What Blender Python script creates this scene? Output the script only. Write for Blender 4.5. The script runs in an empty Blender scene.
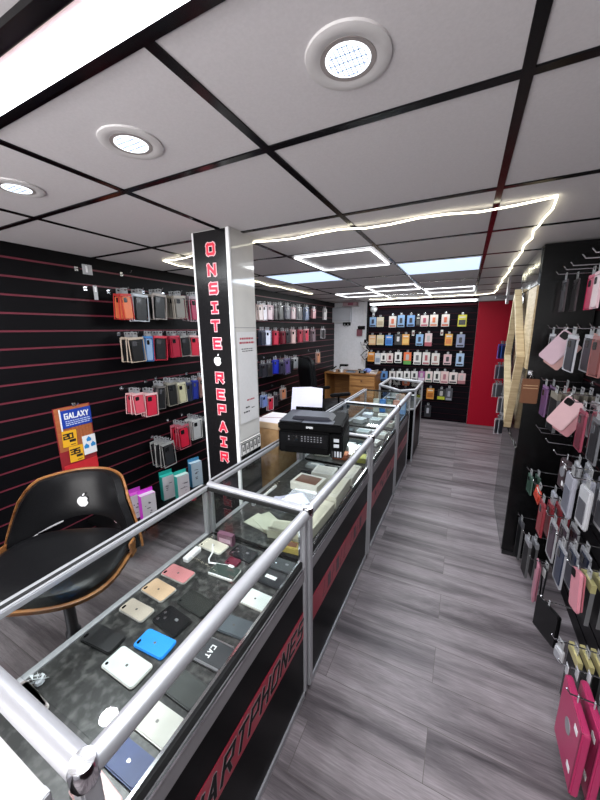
import bpy, bmesh, math, random
from mathutils import Matrix, Vector
random.seed(7)
S = bpy.context.scene
COL = S.collection
PI = math.pi
ORD = ['first', 'second', 'third', 'fourth', 'fifth', 'sixth', 'seventh', 'eighth', 'ninth', 'tenth', 'eleventh', 'twelfth']

# ------------------------------------------------------------------ materials
def lin(h):
    out = []
    for i in (0, 2, 4):
        c = int(h[i:i + 2], 16) / 255
        out.append(c / 12.92 if c <= .04045 else ((c + .055) / 1.055) ** 2.4)
    return tuple(out) + (1,)

_MC = {}
def M(h, rough=.5, metal=0., noise=.06, nscale=60, spec=.5, coat=0.):
    key = (h, rough, metal, noise, nscale, spec, coat)
    if key in _MC: return _MC[key]
    m = bpy.data.materials.new('surface_' + h); m.use_nodes = True
    nt = m.node_tree; b = nt.nodes['Principled BSDF']
    c = lin(h)
    b.inputs['Roughness'].default_value = rough; b.inputs['Metallic'].default_value = metal
    b.inputs['Specular IOR Level'].default_value = spec; b.inputs['Coat Weight'].default_value = coat
    if noise > 0:
        tc = nt.nodes.new('ShaderNodeTexCoord'); nz = nt.nodes.new('ShaderNodeTexNoise')
        nz.inputs['Scale'].default_value = nscale; nz.inputs['Detail'].default_value = 3
        nt.links.new(tc.outputs['Object'], nz.inputs['Vector'])
        mx = nt.nodes.new('ShaderNodeMix'); mx.data_type = 'RGBA'
        mx.inputs['A'].default_value = tuple(max(0, v * (1 - noise)) for v in c[:3]) + (1,)
        mx.inputs['B'].default_value = tuple(min(1, v * (1 + noise)) for v in c[:3]) + (1,)
        nt.links.new(nz.outputs['Fac'], mx.inputs['Factor'])
        nt.links.new(mx.outputs['Result'], b.inputs['Base Color'])
    else:
        b.inputs['Base Color'].default_value = c
    _MC[key] = m
    return m

def emis(name, col, strength):
    m = bpy.data.materials.new(name); m.use_nodes = True
    nt = m.node_tree; b = nt.nodes['Principled BSDF']
    b.inputs['Base Color'].default_value = (.8, .8, .8, 1)
    b.inputs['Emission Color'].default_value = col; b.inputs['Emission Strength'].default_value = strength
    return m

def glass(name, tint=(.965, .98, .972), refl=1.0, rough=.02):
    m = bpy.data.materials.new(name); m.use_nodes = True
    nt = m.node_tree; nt.nodes.clear()
    o = nt.nodes.new('ShaderNodeOutputMaterial'); mix = nt.nodes.new('ShaderNodeMixShader')
    t = nt.nodes.new('ShaderNodeBsdfTransparent'); g = nt.nodes.new('ShaderNodeBsdfGlossy')
    t.inputs['Color'].default_value = tint + (1,); g.inputs['Roughness'].default_value = rough
    lw = nt.nodes.new('ShaderNodeFresnel'); lw.inputs['IOR'].default_value = 1.42
    mu = nt.nodes.new('ShaderNodeMath'); mu.operation = 'MULTIPLY'; mu.inputs[1].default_value = refl
    ge = nt.nodes.new('ShaderNodeNewGeometry'); fr = nt.nodes.new('ShaderNodeMath'); fr.operation = 'SUBTRACT'; fr.inputs[0].default_value = 1
    nt.links.new(ge.outputs['Backfacing'], fr.inputs[1]); m2 = nt.nodes.new('ShaderNodeMath'); m2.operation = 'MULTIPLY'   # only the outer face of a pane reflects
    nt.links.new(lw.outputs[0], mu.inputs[0]); nt.links.new(mu.outputs[0], m2.inputs[0]); nt.links.new(fr.outputs[0], m2.inputs[1]); nt.links.new(m2.outputs[0], mix.inputs[0])
    nt.links.new(t.outputs[0], mix.inputs[1]); nt.links.new(g.outputs[0], mix.inputs[2])
    nt.links.new(mix.outputs[0], o.inputs[0])
    return m

GLASS = glass('counter_glass', refl=.6)
def film_mat():
    m = bpy.data.materials.new('clear_plastic'); m.use_nodes = True
    nt = m.node_tree; nt.nodes.clear()
    o = nt.nodes.new('ShaderNodeOutputMaterial'); mix = nt.nodes.new('ShaderNodeMixShader'); mix2 = nt.nodes.new('ShaderNodeMixShader')
    t = nt.nodes.new('ShaderNodeBsdfTransparent'); g = nt.nodes.new('ShaderNodeBsdfGlossy'); d = nt.nodes.new('ShaderNodeBsdfDiffuse')
    g.inputs['Roughness'].default_value = .15; d.inputs['Color'].default_value = (.7, .7, .72, 1)
    nz = nt.nodes.new('ShaderNodeTexNoise'); nz.inputs['Scale'].default_value = 45
    tc = nt.nodes.new('ShaderNodeTexCoord'); nt.links.new(tc.outputs['Object'], nz.inputs['Vector'])
    bp = nt.nodes.new('ShaderNodeBump'); bp.inputs['Strength'].default_value = .5; bp.inputs['Distance'].default_value = .01
    nt.links.new(nz.outputs['Fac'], bp.inputs['Height']); nt.links.new(bp.outputs[0], g.inputs['Normal'])
    mix.inputs[0].default_value = .015; mix2.inputs[0].default_value = .03
    nt.links.new(t.outputs[0], mix.inputs[1]); nt.links.new(d.outputs[0], mix.inputs[2])
    nt.links.new(mix.outputs[0], mix2.inputs[1]); nt.links.new(g.outputs[0], mix2.inputs[2])
    nt.links.new(mix2.outputs[0], o.inputs[0])
    return m
FILM = film_mat()

def nodes_of(name):
    m = bpy.data.materials.new(name); m.use_nodes = True
    return m, m.node_tree, m.node_tree.nodes['Principled BSDF']

def ramp(nt, pts):
    r = nt.nodes.new('ShaderNodeValToRGB')
    while len(r.color_ramp.elements) < len(pts): r.color_ramp.elements.new(.5)
    for e, (p, c) in zip(r.color_ramp.elements, pts): e.position = p; e.color = c
    return r

def floor_mat():
    m, nt, b = nodes_of('grey_wood_plank_floor')
    N, L = nt.nodes.new, nt.links.new
    tc = N('ShaderNodeTexCoord')
    br = N('ShaderNodeTexBrick'); br.offset = .37; br.inputs['Scale'].default_value = 1
    br.inputs['Brick Width'].default_value = 1.22; br.inputs['Row Height'].default_value = .19
    br.inputs['Mortar Size'].default_value = .0012; br.inputs['Bias'].default_value = 0
    br.inputs['Color1'].default_value = (.4, .4, .4, 1); br.inputs['Color2'].default_value = (.6, .6, .6, 1); br.inputs['Mortar'].default_value = (0, 0, 0, 1)
    L(tc.outputs['Object'], br.inputs['Vector'])
    mp = N('ShaderNodeMapping'); mp.inputs['Scale'].default_value = (.8, 8, 1); L(tc.outputs['Object'], mp.inputs['Vector'])
    ad = N('ShaderNodeVectorMath'); ad.operation = 'MULTIPLY_ADD'; L(br.outputs['Color'], ad.inputs[0]); ad.inputs[1].default_value = (5, 9, 0); L(mp.outputs[0], ad.inputs[2])
    n1 = N('ShaderNodeTexNoise'); n1.inputs['Scale'].default_value = 1.0; n1.inputs['Detail'].default_value = 7; n1.inputs['Roughness'].default_value = .62; n1.inputs['Distortion'].default_value = .6
    L(ad.outputs[0], n1.inputs['Vector'])
    mp2 = N('ShaderNodeMapping'); mp2.inputs['Scale'].default_value = (14, 190, 1); L(tc.outputs['Object'], mp2.inputs['Vector'])
    n2 = N('ShaderNodeTexNoise'); n2.inputs['Scale'].default_value = 1.0; n2.inputs['Detail'].default_value = 4; L(mp2.outputs[0], n2.inputs['Vector'])
    r1 = ramp(nt, [(.30, lin('3e373b')), (.44, lin('665e62')), (.54, lin('80777b')), (.74, lin('9a9195'))]); L(n1.outputs['Fac'], r1.inputs[0])
    r2 = ramp(nt, [(.3, (.68, .68, .68, 1)), (.7, (1.16, 1.16, 1.16, 1))]); L(n2.outputs['Fac'], r2.inputs[0])
    mx = N('ShaderNodeMix'); mx.data_type = 'RGBA'; mx.blend_type = 'MULTIPLY'; mx.inputs['Factor'].default_value = .8
    L(r1.outputs[0], mx.inputs['A']); L(r2.outputs[0], mx.inputs['B'])
    mo = N('ShaderNodeMix'); mo.data_type = 'RGBA'; L(br.outputs['Fac'], mo.inputs['Factor']); L(mx.outputs['Result'], mo.inputs['A']); mo.inputs['B'].default_value = lin('57504f')
    L(mo.outputs['Result'], b.inputs['Base Color'])
    b.inputs['Roughness'].default_value = .42; b.inputs['Specular IOR Level'].default_value = .4
    bp = N('ShaderNodeBump'); bp.inputs['Strength'].default_value = .12; bp.inputs['Distance'].default_value = .004; L(n2.outputs['Fac'], bp.inputs['Height']); L(bp.outputs[0], b.inputs['Normal'])
    return m

def grain_mat(name, dark, light, sc=(40, 3, 3), rough=.5):
    m, nt, b = nodes_of(name); N, L = nt.nodes.new, nt.links.new
    tc = N('ShaderNodeTexCoord'); mp = N('ShaderNodeMapping'); mp.inputs['Scale'].default_value = sc
    L(tc.outputs['Object'], mp.inputs['Vector']); n = N('ShaderNodeTexNoise'); n.inputs['Scale'].default_value = 1.6; n.inputs['Detail'].default_value = 6
    L(mp.outputs[0], n.inputs['Vector']); r = ramp(nt, [(.3, lin(dark)), (.7, lin(light))]); L(n.outputs['Fac'], r.inputs[0])
    L(r.outputs[0], b.inputs['Base Color']); b.inputs['Roughness'].default_value = rough
    return m

def bumpy(name, h, rough, scale, strength, dist=.002, h2=None, lo=.35, hi=.65, spec=.5):
    m, nt, b = nodes_of(name); N, L = nt.nodes.new, nt.links.new
    tc = N('ShaderNodeTexCoord'); n = N('ShaderNodeTexNoise'); n.inputs['Scale'].default_value = scale; n.inputs['Detail'].default_value = 5
    L(tc.outputs['Object'], n.inputs['Vector'])
    r = ramp(nt, [(lo, lin(h)), (hi, lin(h2 or h))]); L(n.outputs['Fac'], r.inputs[0]); L(r.outputs[0], b.inputs['Base Color'])
    b.inputs['Roughness'].default_value = rough; b.inputs['Specular IOR Level'].default_value = spec
    bp = N('ShaderNodeBump'); bp.inputs['Strength'].default_value = strength; bp.inputs['Distance'].default_value = dist
    L(n.outputs['Fac'], bp.inputs['Height']); L(bp.outputs[0], b.inputs['Normal'])
    return m

FLOOR = floor_mat()
CEIL = bumpy('ceiling_tile', 'c2bdbf', .85, 160, .10, .002, 'c7c2c4')
MARBLE = bumpy('pale_grey_marble', 'c6c4c2', .07, 5, .0, .001, 'd6d4d0', .3, .7)
LEATHER = bumpy('black_leather', '0e0e10', .38, 160, .25, .001, '151517', spec=.3)
SHELF = bumpy('scuffed_dark_shelf', '262626', .3, 42, .05, .001, '5a5a58', .46, .74)
WALNUT = grain_mat('walnut_veneer', '6a3d20', 'b07a48', (4, 4, 40), .4)
OAK = grain_mat('pale_oak_board', 'a08a68', 'c4b08c', (5, 5, 40), .55)
DESKWOOD = grain_mat('varnished_pine', '7a5028', 'a8743e', (3, 30, 30), .45)
CARTON = grain_mat('brown_cardboard', 'a07c54', 'b8946a', (20, 20, 20), .8)
WALLWHITE = bumpy('white_painted_wall', 'dcdde2', .7, 30, .05, .001, 'e4e4ea')
ALU = M('a9a9ae', .36, .35, .03)
ALUD = M('868487', .4, .3, .03)
CHROME = M('d8d8dc', .12, 1, .0)
STEEL = M('c4c4c8', .22, 1, .0)
BLACK = M('09090a', .45, 0, .05, 60, .12)
GLOSSBLACK = M('060608', .2, 0, .05, 60, .22)
PANELBLACK = M('070709', .3, 0, .1, 8, .04)
MATTBLACK = M('070708', .7, 0, .05, 60, .25)
SLAT = M('08070a', .45, 0, .1, 12, .14)
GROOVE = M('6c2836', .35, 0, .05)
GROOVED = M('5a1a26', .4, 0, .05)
CRIMSON = M('a00824', .5, 0, .05, 6, .15)
STRIPE = M('9c1530', .3, 0, .05)
WHITE = M('e4e4e6', .4)
WHITEP = M('e8e6e4', .6)
RUBBER = M('060606', .7, 0, .0)

# ------------------------------------------------------------------ mesh helpers
class MB:
    def __init__(s): s.v = []; s.f = []; s.mi = []
    def add(s, verts, faces, mi=0):
        o = len(s.v); s.v += [tuple(p) for p in verts]; s.f += [tuple(o + i for i in f) for f in faces]; s.mi += [mi] * len(faces); return s
    def box(s, c, d, rot=None, mi=0):
        vs = []
        for x in (-.5, .5):
            for y in (-.5, .5):
                for z in (-.5, .5):
                    p = Vector((x * d[0], y * d[1], z * d[2]))
                    if rot is not None: p = rot @ p
                    vs.append(p + Vector(c))
        return s.add(vs, [(0, 1, 3, 2), (4, 6, 7, 5), (0, 4, 5, 1), (2, 3, 7, 6), (0, 2, 6, 4), (1, 5, 7, 3)], mi)
    def b2(s, lo, hi, mi=0):
        return s.box([(a + b) / 2 for a, b in zip(lo, hi)], [b - a for a, b in zip(lo, hi)], None, mi)
    def prism(s, poly, t, o=(0, 0, 0), u=(1, 0, 0), v=(0, 1, 0), n=(0, 0, 1), mi=0):
        o, u, v, n = Vector(o), Vector(u), Vector(v), Vector(n)
        k = len(poly)
        a = [o + u * p[0] + v * p[1] for p in poly]; b = [p + n * t for p in a]
        fs = [tuple(reversed(range(k))), tuple(range(k, 2 * k))] + [(i, (i + 1) % k, k + (i + 1) % k, k + i) for i in range(k)]
        return s.add(a + b, fs, mi)
    def tube(s, pts, r, seg=8, mi=0, caps=True):
        pts = [Vector(p) for p in pts]; rings = []; prev = None
        for i, p in enumerate(pts):
            t = (pts[min(i + 1, len(pts) - 1)] - pts[max(i - 1, 0)]).normalized()
            if prev is None:
                a = Vector((0, 0, 1)) if abs(t.z) < .9 else Vector((1, 0, 0)); x = t.cross(a).normalized()
            else:
                x = (prev - t * prev.dot(t)).normalized()
            prev = x; y = t.cross(x)
            rings.append([p + (x * math.cos(2 * PI * k / seg) + y * math.sin(2 * PI * k / seg)) * r for k in range(seg)])
        vs = [q for R in rings for q in R]; fs = []
        for i in range(len(rings) - 1):
            for k in range(seg):
                fs.append((i * seg + k, i * seg + (k + 1) % seg, (i + 1) * seg + (k + 1) % seg, (i + 1) * seg + k))
        if caps: fs += [tuple(reversed(range(seg))), tuple(range(len(vs) - seg, len(vs)))]
        return s.add(vs, fs, mi)
    def lathe(s, prof, c=(0, 0, 0), seg=24, a=1., b=1., p=2., mi=0):
        vs = []; fs = []
        for r, z in prof:
            for k in range(seg):
                th = 2 * PI * k / seg; cx, sx = math.cos(th), math.sin(th)
                e = 2 / p
                vs.append((c[0] + a * r * math.copysign(abs(cx) ** e, cx), c[1] + b * r * math.copysign(abs(sx) ** e, sx), c[2] + z))
        n = len(prof)
        for i in range(n - 1):
            for k in range(seg):
                fs.append((i * seg + k, i * seg + (k + 1) % seg, (i + 1) * seg + (k + 1) % seg, (i + 1) * seg + k))
        fs += [tuple(reversed(range(seg))), tuple(range((n - 1) * seg, n * seg))]
        return s.add(vs, fs, mi)
    def build(s, name, mats, parent=None, bevel=0., smooth=False, seg=2):
        me = bpy.data.meshes.new(name)
        bm = bmesh.new()
        vs = [bm.verts.new(p) for p in s.v]
        for f, mi in zip(s.f, s.mi):
            try: fc = bm.faces.new([vs[i] for i in f])
            except ValueError: continue
            fc.material_index = mi; fc.smooth = smooth
        bmesh.ops.recalc_face_normals(bm, faces=bm.faces)
        if bevel > 0:
            es = [e for e in bm.edges if len(e.link_faces) == 2 and e.calc_face_angle(0) > .6]
            bmesh.ops.bevel(bm, geom=es, offset=bevel, segments=seg, affect='EDGES', clamp_overlap=True)
        bm.to_mesh(me); bm.free()
        for m in (mats if isinstance(mats, (list, tuple)) else [mats]): me.materials.append(m)
        if smooth:
            me.set_sharp_from_angle(angle=.7)
        o = bpy.data.objects.new(name, me); COL.objects.link(o)
        if parent: o.parent = parent
        return o

def tag(o, label, cat, group=None):
    o['label'] = label; o['category'] = cat
    if group: o['group'] = group
    return o
def thing(name, label, cat, loc=(0, 0, 0), rz=0., group=None, rx=0., ry=0.):
    o = bpy.data.objects.new(name, None); COL.objects.link(o); o.empty_display_size = .05
    o.location = loc; o.rotation_euler = (rx, ry, rz)
    return tag(o, label, cat, group)
def struct(o): o['kind'] = 'structure'; return o

def rrect(w, h, r, cx=0, cy=0, n=4):
    r = min(r, w / 2 - 1e-4, h / 2 - 1e-4); out = []
    for sx, sy, a0 in ((1, 1, 0), (-1, 1, PI / 2), (-1, -1, PI), (1, -1, 1.5 * PI)):
        for k in range(n + 1):
            a = a0 + k / n * PI / 2
            out.append((cx + sx * (w / 2 - r) + r * math.cos(a), cy + sy * (h / 2 - r) + r * math.sin(a)))
    return out

# ------------------------------------------------------------------ stroke lettering
GL = {
 'O': [[(0, .12), (0, .88), (.12, 1), (.88, 1), (1, .88), (1, .12), (.88, 0), (.12, 0), (0, .12)]],
 'N': [[(0, 0), (0, 1), (1, 0), (1, 1)]],
 'S': [[(1, .98), (.12, .98), (0, .86), (0, .52), (1, .48), (1, .14), (.88, .02), (0, .02)]],
 'I': [[(.15, 1), (.85, 1)], [(.5, 1), (.5, 0)], [(.15, 0), (.85, 0)]],
 'T': [[(0, 1), (1, 1)], [(.5, 1), (.5, 0)]],
 'E': [[(1, 1), (0, 1), (0, 0), (1, 0)], [(0, .5), (.85, .5)]],
 'R': [[(0, 0), (0, 1), (1, 1), (1, .5), (0, .5)], [(.5, .5), (1, 0)]],
 'P': [[(0, 0), (0, 1), (1, 1), (1, .45), (0, .45)]],
 'A': [[(0, 0), (.5, 1), (1, 0)], [(.2, .34), (.8, .34)]],
 'M': [[(0, 0), (0, 1), (.5, .4), (1, 1), (1, 0)]],
 'H': [[(0, 0), (0, 1)], [(1, 0), (1, 1)], [(0, .5), (1, .5)]],
 'C': [[(1, 1), (0, 1), (0, 0), (1, 0)]],
 'G': [[(1, 1), (0, 1), (0, 0), (1, 0), (1, .5), (.6, .5)]],
 'L': [[(0, 1), (0, 0), (1, 0)]],
 'X': [[(0, 0), (1, 1)], [(0, 1), (1, 0)]],
 'Y': [[(0, 1), (.5, .5), (1, 1)], [(.5, .5), (.5, 0)]],
 '2': [[(0, 1), (1, 1), (1, .5), (0, .5), (0, 0), (1, 0)]],
 '0': [[(0, 0), (0, 1), (1, 1), (1, 0), (0, 0)]],
 '3': [[(0, 1), (1, 1), (1, 0), (0, 0)], [(.2, .5), (1, .5)]],
 '5': [[(1, 1), (0, 1), (0, .55), (1, .5), (1, 0), (0, 0)]],
}
def glyph(mb, ch, o, u, v, n, w, h, hw, t=.001, shear=0., mi=0):
    """lower-left corner o, axes u (right), v (up), n (towards the reader)"""
    o, u, v, n = Vector(o), Vector(u), Vector(v), Vector(n)
    i = 0
    for pl in GL[ch]:
        for (x0, y0), (x1, y1) in zip(pl, pl[1:]):
            i += 1
            a = Vector((x0 * w + shear * y0 * h, y0 * h)); b = Vector((x1 * w + shear * y1 * h, y1 * h))
            d = (b - a).normalized(); q = Vector((-d.y, d.x)); a = a - d * hw; b = b + d * hw
            mb.prism([a + q * hw, a - q * hw, b - q * hw, b + q * hw], t + i * .00006, o - n * (i * .00003), u, v, n, mi)
def word(mb, s, o, u, v, n, w, h, hw, pitch, **k):
    for i, ch in enumerate(s):
        if ch != ' ': glyph(mb, ch, Vector(o) + Vector(u) * pitch * i, u, v, n, w, h, hw, **k)

def fruit(mb, o, u, v, n, s, t=.001):
    """apple outline with a bite and a leaf, s = height"""
    pts = []
    for k in range(40):
        a = 2 * PI * k / 40 + PI / 2
        r = .40 + .035 * math.cos(2 * (a - PI / 2)) * 0
        x = .40 * math.cos(a); y = .42 * math.sin(a)
        if y > .2: y -= .10 * math.exp(-(x / .12) ** 2)
        if y < -.2: y += .05 * math.exp(-(x / .1) ** 2)
        if y < 0: x *= 1 - .28 * (y / .42) ** 2
        d = math.hypot(x - .50, y - .06)
        if d < .2:
            f = .2 / max(d, 1e-3); x = .50 + (x - .50) * f; y = .06 + (y - .06) * f
        pts.append((x * s, (y - .08) * s))
    mb.prism(pts, t, o, u, v, n)
    leaf = [(.0, .37), (.02, .48), (.09, .56), (.17, .58), (.16, .48), (.09, .40)]
    mb.prism([(x * s, (y - .02) * s) for x, y in leaf], t, o, u, v, n)

# ================================================================== THE ROOM
XL, XR, YB, YF, ZC = -2.32, .66, 6.12, -1.45, 2.09
struct(MB().b2((XL - .1, YF - .1, -.05), (1.3, YB + .1, 0)).build('floor', FLOOR))
c = MB().b2((XL - .1, YF - .1, ZC), (1.3, YB + .1, ZC + .06))
struct(c.build('ceiling', CEIL))
g = MB()
TX = [.0625 - .6 * k for k in range(-1, 5)]
TY = [.878 + .602 * k for k in range(0, 9)]
TYS = [.482] + TY
for x in TX: g.b2((x - .0115, YF, ZC - .004), (x + .0115, YB, ZC + .001))
for y in TYS: g.b2((XL, y - .0115, ZC - .0041), (1.2, y + .0115, ZC + .0011))
g.b2((XL, .455, ZC - .012), (1.2, .478, ZC)); g.b2((XL, .355, ZC - .012), (1.2, .385, ZC))
struct(g.build('trim_1', GLOSSBLACK))

def slatwall(name, y0, y1, x, side, z0=.10, zt=ZC, phase=2.008):
    """slat boards with a recessed red insert between them; side=+1: boards face +X"""
    m = MB(); d = side
    lo = lambda a, b: (min(a, b), max(a, b))
    xa, xb = lo(x - d * .03, x - d * .008)
    m.b2((xa, y0, 0), (xb + (.004 if d > 0 else 0), y1, zt), 1)
    z = phase
    levels = [phase - .1008 * k for k in range(0, 21)]
    xa, xb = lo(x - d * .009, x)
    prev = zt
    for L in levels:
        if prev - (L + .0058) > .005: m.b2((xa, y0, max(0, L + .0058)), (xb, y1, prev))
        prev = L - .0058
        if prev < 0: break
    if prev > 0: m.b2((xa, y0, 0), (xb, y1, prev))
    return m.build(name, [SLAT, GROOVE])
struct(slatwall('wall_left', YF, YB, XL, 1))
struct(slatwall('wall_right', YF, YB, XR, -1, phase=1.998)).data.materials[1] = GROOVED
# back wall: white part on the left, slat boards on the right
wb = MB(); wb.b2((XL, YB, 0), (1.2, YB + .08, ZC), 0)
struct(wb.build('wall_back', WALLWHITE))
m = MB(); m.b2((-1.64, 6.098, 0), (.13, YB, ZC), 1)
prev = 1.96
m.b2((-1.64, 6.088, 1.99), (.13, 6.099, 2.05), 0)
m.b2((-1.64, 6.086, 2.056), (.13, 6.099, 2.066), 1); m.b2((-1.64, 6.086, 2.072), (.13, 6.099, 2.082), 1)
for k in range(20):
    L = 1.94 - .1005 * k
    m.b2((-1.64, 6.088, max(0, L + .004)), (.13, 6.099, prev), 0); prev = L - .004
    if L < .1: break
m.b2((-1.64, 6.088, 0), (.13, 6.099, prev), 0)
m.b2((-1.665, 6.07, 0), (-1.635, YB, ZC), 2)
struct(m.build('trim_2', [M('0e0a10', .6, 0, .1, 12, .06), M('4a1824', .5, 0, .05, 60, .1), MATTBLACK]))
# shop front behind the camera
wf = MB(); wf.b2((XL, YF - .08, 0), (1.2, YF, .35)); wf.b2((XL, YF - .08, 1.95), (1.2, YF, ZC))
wf.b2((XL, YF - .08, .35), (XL + .15, YF, 1.95)); wf.b2((.55, YF - .08, .35), (1.2, YF, 1.95))
struct(wf.build('wall_front', WALLWHITE))
w = struct(MB().b2((XL + .15, YF - .05, .35), (.55, YF - .04, 1.95)).build('window_1', GLASS))
fr = MB()
for a, b in (((XL + .15, YF - .06, .35), (.55, YF - .02, .39)), ((XL + .15, YF - .06, 1.91), (.55, YF - .02, 1.95)), ((XL + .15, YF - .06, .39), (XL + .19, YF - .02, 1.91)), ((.51, YF - .06, .39), (.55, YF - .02, 1.91)), ((-.92, YF - .06, .39), (-.88, YF - .02, 1.91))): fr.b2(a, b)
fr.build('window_frame', ALU, w)
# skirting where the left slat wall meets the floor
struct(MB().b2((XL, YF, 0), (XL + .012, YB, .09)).build('baseboard_left', MATTBLACK))

# ================================================================== COLUMN
t = thing('column', 'square column clad in pale marble with a black vertical sign, behind the counter', 'column', (-1.185, 1.475, 0))
MB().b2((-.108, -.1, 0), (.115, .1, ZC)).build('marble_cladding', MARBLE, t)
jm = MB()
for z in (1.612, .996): jm.b2((.1145, -.1, z - .0015), (.1155, .1, z + .0015))
jm.build('tile_joint', M('86868a', .7), t)
MB().b2((.115, -.098, .905), (.119, .1, .985)).build('key_frieze_tile', WHITEP, t)
kf = MB()
for i in range(5):
    y = -.09 + i * .038
    gz = [(y, .915), (y, .972), (y + .028, .972), (y + .028, .932), (y + .013, .932), (y + .013, .952)]
    for (a, b), (c2, d2) in zip(gz, gz[1:]):
        kf.b2((.1188, min(a, c2) - .0025, min(b, d2) - .0025), (.1202, max(a, c2) + .0025, max(b, d2) + .0025))
for z in (.906, .982): kf.b2((.1188, -.098, z - .002), (.1202, .1, z + .002))
kf.build('key_pattern', M('1c1c1e', .4), t)
MB().b2((.115, -.098, 0), (.1185, .1, .905)).build('black_base_tile', GLOSSBLACK, t)

s = thing('vertical_sign', 'tall black sign panel with red upright lettering on the column front', 'sign', (-1.185, 1.375, 0))
MB().b2((-.113, -.008, .12), (.112, 0, ZC - .005)).build('sign_panel', M('121214', .22, 0, .08, 14), s)
tr = MB(); tr.b2((-.118, -.011, .12), (-.108, .0, ZC - .004)); tr.b2((.1, -.011, .12), (.119, 0, ZC - .004))
tr.build('edge_trim', WHITE, s)
RED = M('d8203c', .35, 0, .05); PINKW = M('ecc0c4', .4)
for ch, x, z in [
 ('O', -1.186, 1.998),
 ('N', -1.186, 1.9),
 ('S', -1.182, 1.81),
 ('I', -1.182, 1.715),
 ('T', -1.184, 1.623),
 ('E', -1.179, 1.531),
 ('@', -1.184, 1.442),
 ('R', -1.178, 1.348),
 ('E', -1.177, 1.255),
 ('P', -1.175, 1.169),
 ('A', -1.174, 1.071),
 ('I', -1.177, 0.981),
 ('R', -1.178, 0.891),
]:
    ox = x + 1.185 + .001
    if ch == '@':
        a = MB(); fruit(a, (ox, -.008, z), (1, 0, 0), (0, 0, 1), (0, -1, 0), .062, .0015); a.build('fruit_emblem', WHITE, s)
        continue
    w_, h_ = (.041, .044); p = (ox - w_ / 2, -.008, z - h_ / 2)
    a = MB(); glyph(a, ch, p, (1, 0, 0), (0, 0, 1), (0, -1, 0), w_, h_, .0105, .001)
    L = a.build('letter', PINKW, s)
    a = MB(); glyph(a, ch, (p[0], -.009, p[2]), (1, 0, 0), (0, 0, 1), (0, -1, 0), w_, h_, .0066, .001); a.build('letter_face', RED, L)

n = thing('notice', 'white paper notice with small red and black lines on the column side', 'notice', (-1.0665, 1.475, 1.35))
MB().b2((-.0005, -.085, -.26), (.0008, .085, .24)).build('paper', M('d2d1d2', .6), n)
ln = MB(); 
def dashes(mb, y0, y1, z, hgt, r):
    y = y0
    while y < y1:
        l = r.uniform(.008, .022); mb.b2((.0006, y, z - hgt / 2), (.0014, min(y + l, y1), z + hgt / 2)); y += l + .005
R_ = random.Random(3)
dashes(ln, -.06, .065, .205, .010, R_); dashes(ln, -.065, .068, .183, .010, R_); dashes(ln, -.02, .05, -.135, .008, R_)
ln.build('red_heading', M('a83848', .6), n)
ln = MB(); dashes(ln, -.05, .055, .15, .004, R_); dashes(ln, -.045, .055, .138, .004, R_); dashes(ln, -.035, .0, -.175, .008, R_); dashes(ln, -.055, .0, -.2, .008, R_); dashes(ln, .02, .05, -.185, .005, R_)
ln.build('black_print', M('3a3a3e', .6), n)

# ================================================================== CEILING LAMPS
E_WHITE = emis('led_white', (.93, .97, 1, 1), 2.4)
E_LENS = emis('lamp_lens', (.86, .93, 1, 1), 1.6)
E_STRIP = emis('led_strip_warm', (1, .95, .70, 1), 4)
E_PANEL = emis('led_panel_blue', (.52, .70, 1, 1), .95)
for i, x in enumerate((-.24, -.842, -1.44)):
    lb = ['round recessed downlight nearest the middle of the ceiling, with white ring', 'round recessed downlight second from the aisle, left of the largest one', 'round recessed downlight nearest the left slat wall'][i]
    d = thing('downlight', lb, 'ceiling light', (x, .685, ZC), 0)
    MB().lathe([(.043, -.0005), (.052, -.004), (.070, -.007), (.079, -.004), (.080, 0)], seg=40).build('trim_ring', M('c2bebe', .5), d, smooth=True)
    MB().lathe([(.043, -.0046), (.0515, -.0052), (.0515, -.0042), (.043, -.0036)], seg=40).build('baffle', M('8e8684', .5), d, smooth=True)
    l = MB().lathe([(.0, -.005), (.042, -.005), (.043, -.002)], seg=32).build('lens', E_LENS, d, smooth=True)
    gr = MB()
    for k in range(-4, 5):
        q = math.sqrt(max(.0001, .036 ** 2 - (k * .0085) ** 2))
        gr.b2((k * .0085 - .0006, -q, -.0064), (k * .0085 + .0006, q, -.0052))
        if k % 2 == 0: gr.b2((-q, k * .0085 - .0006, -.0064), (q, k * .0085 + .0006, -.0052))
    gr.build('reflector_facet', M('8fa0c0', .2, 1), l)
for i, (x, y) in enumerate(((-1.435, 2.99), (-.238, 2.99))):
    d = thing('led_panel', ['square bluish light panel in the ceiling left of the light square', 'square bluish light panel in the ceiling nearest the aisle'][i], 'ceiling light', (x, y, ZC))
    MB().b2((-.285, -.285, -.006), (.285, .285, 0)).build('diffuser', E_PANEL, d)
    f = MB()
    for a, b in (((-.29, -.29, -.008), (.29, -.283, 0)), ((-.29, .283, -.008), (.29, .29, 0)), ((-.29, -.283, -.008), (-.283, .283, 0)), ((.283, -.283, -.008), (.29, .283, 0))): f.b2(a, b)
    f.build('panel_frame', M('b8b8bc', .4), d)
sq = [(-1.10, -.57, 2.11, 2.66, 'bright outlined light square between the two bluish panels'),
      (-1.12, -.56, 3.95, 4.45, 'outlined light square behind the first one, middle of ceiling'),
      (-1.70, -1.15, 4.50, 5.02, 'outlined light square nearest the white rear wall'),
      (-.52, .04, 4.50, 5.02, 'outlined light square at the rear nearest the red board')]
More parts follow.
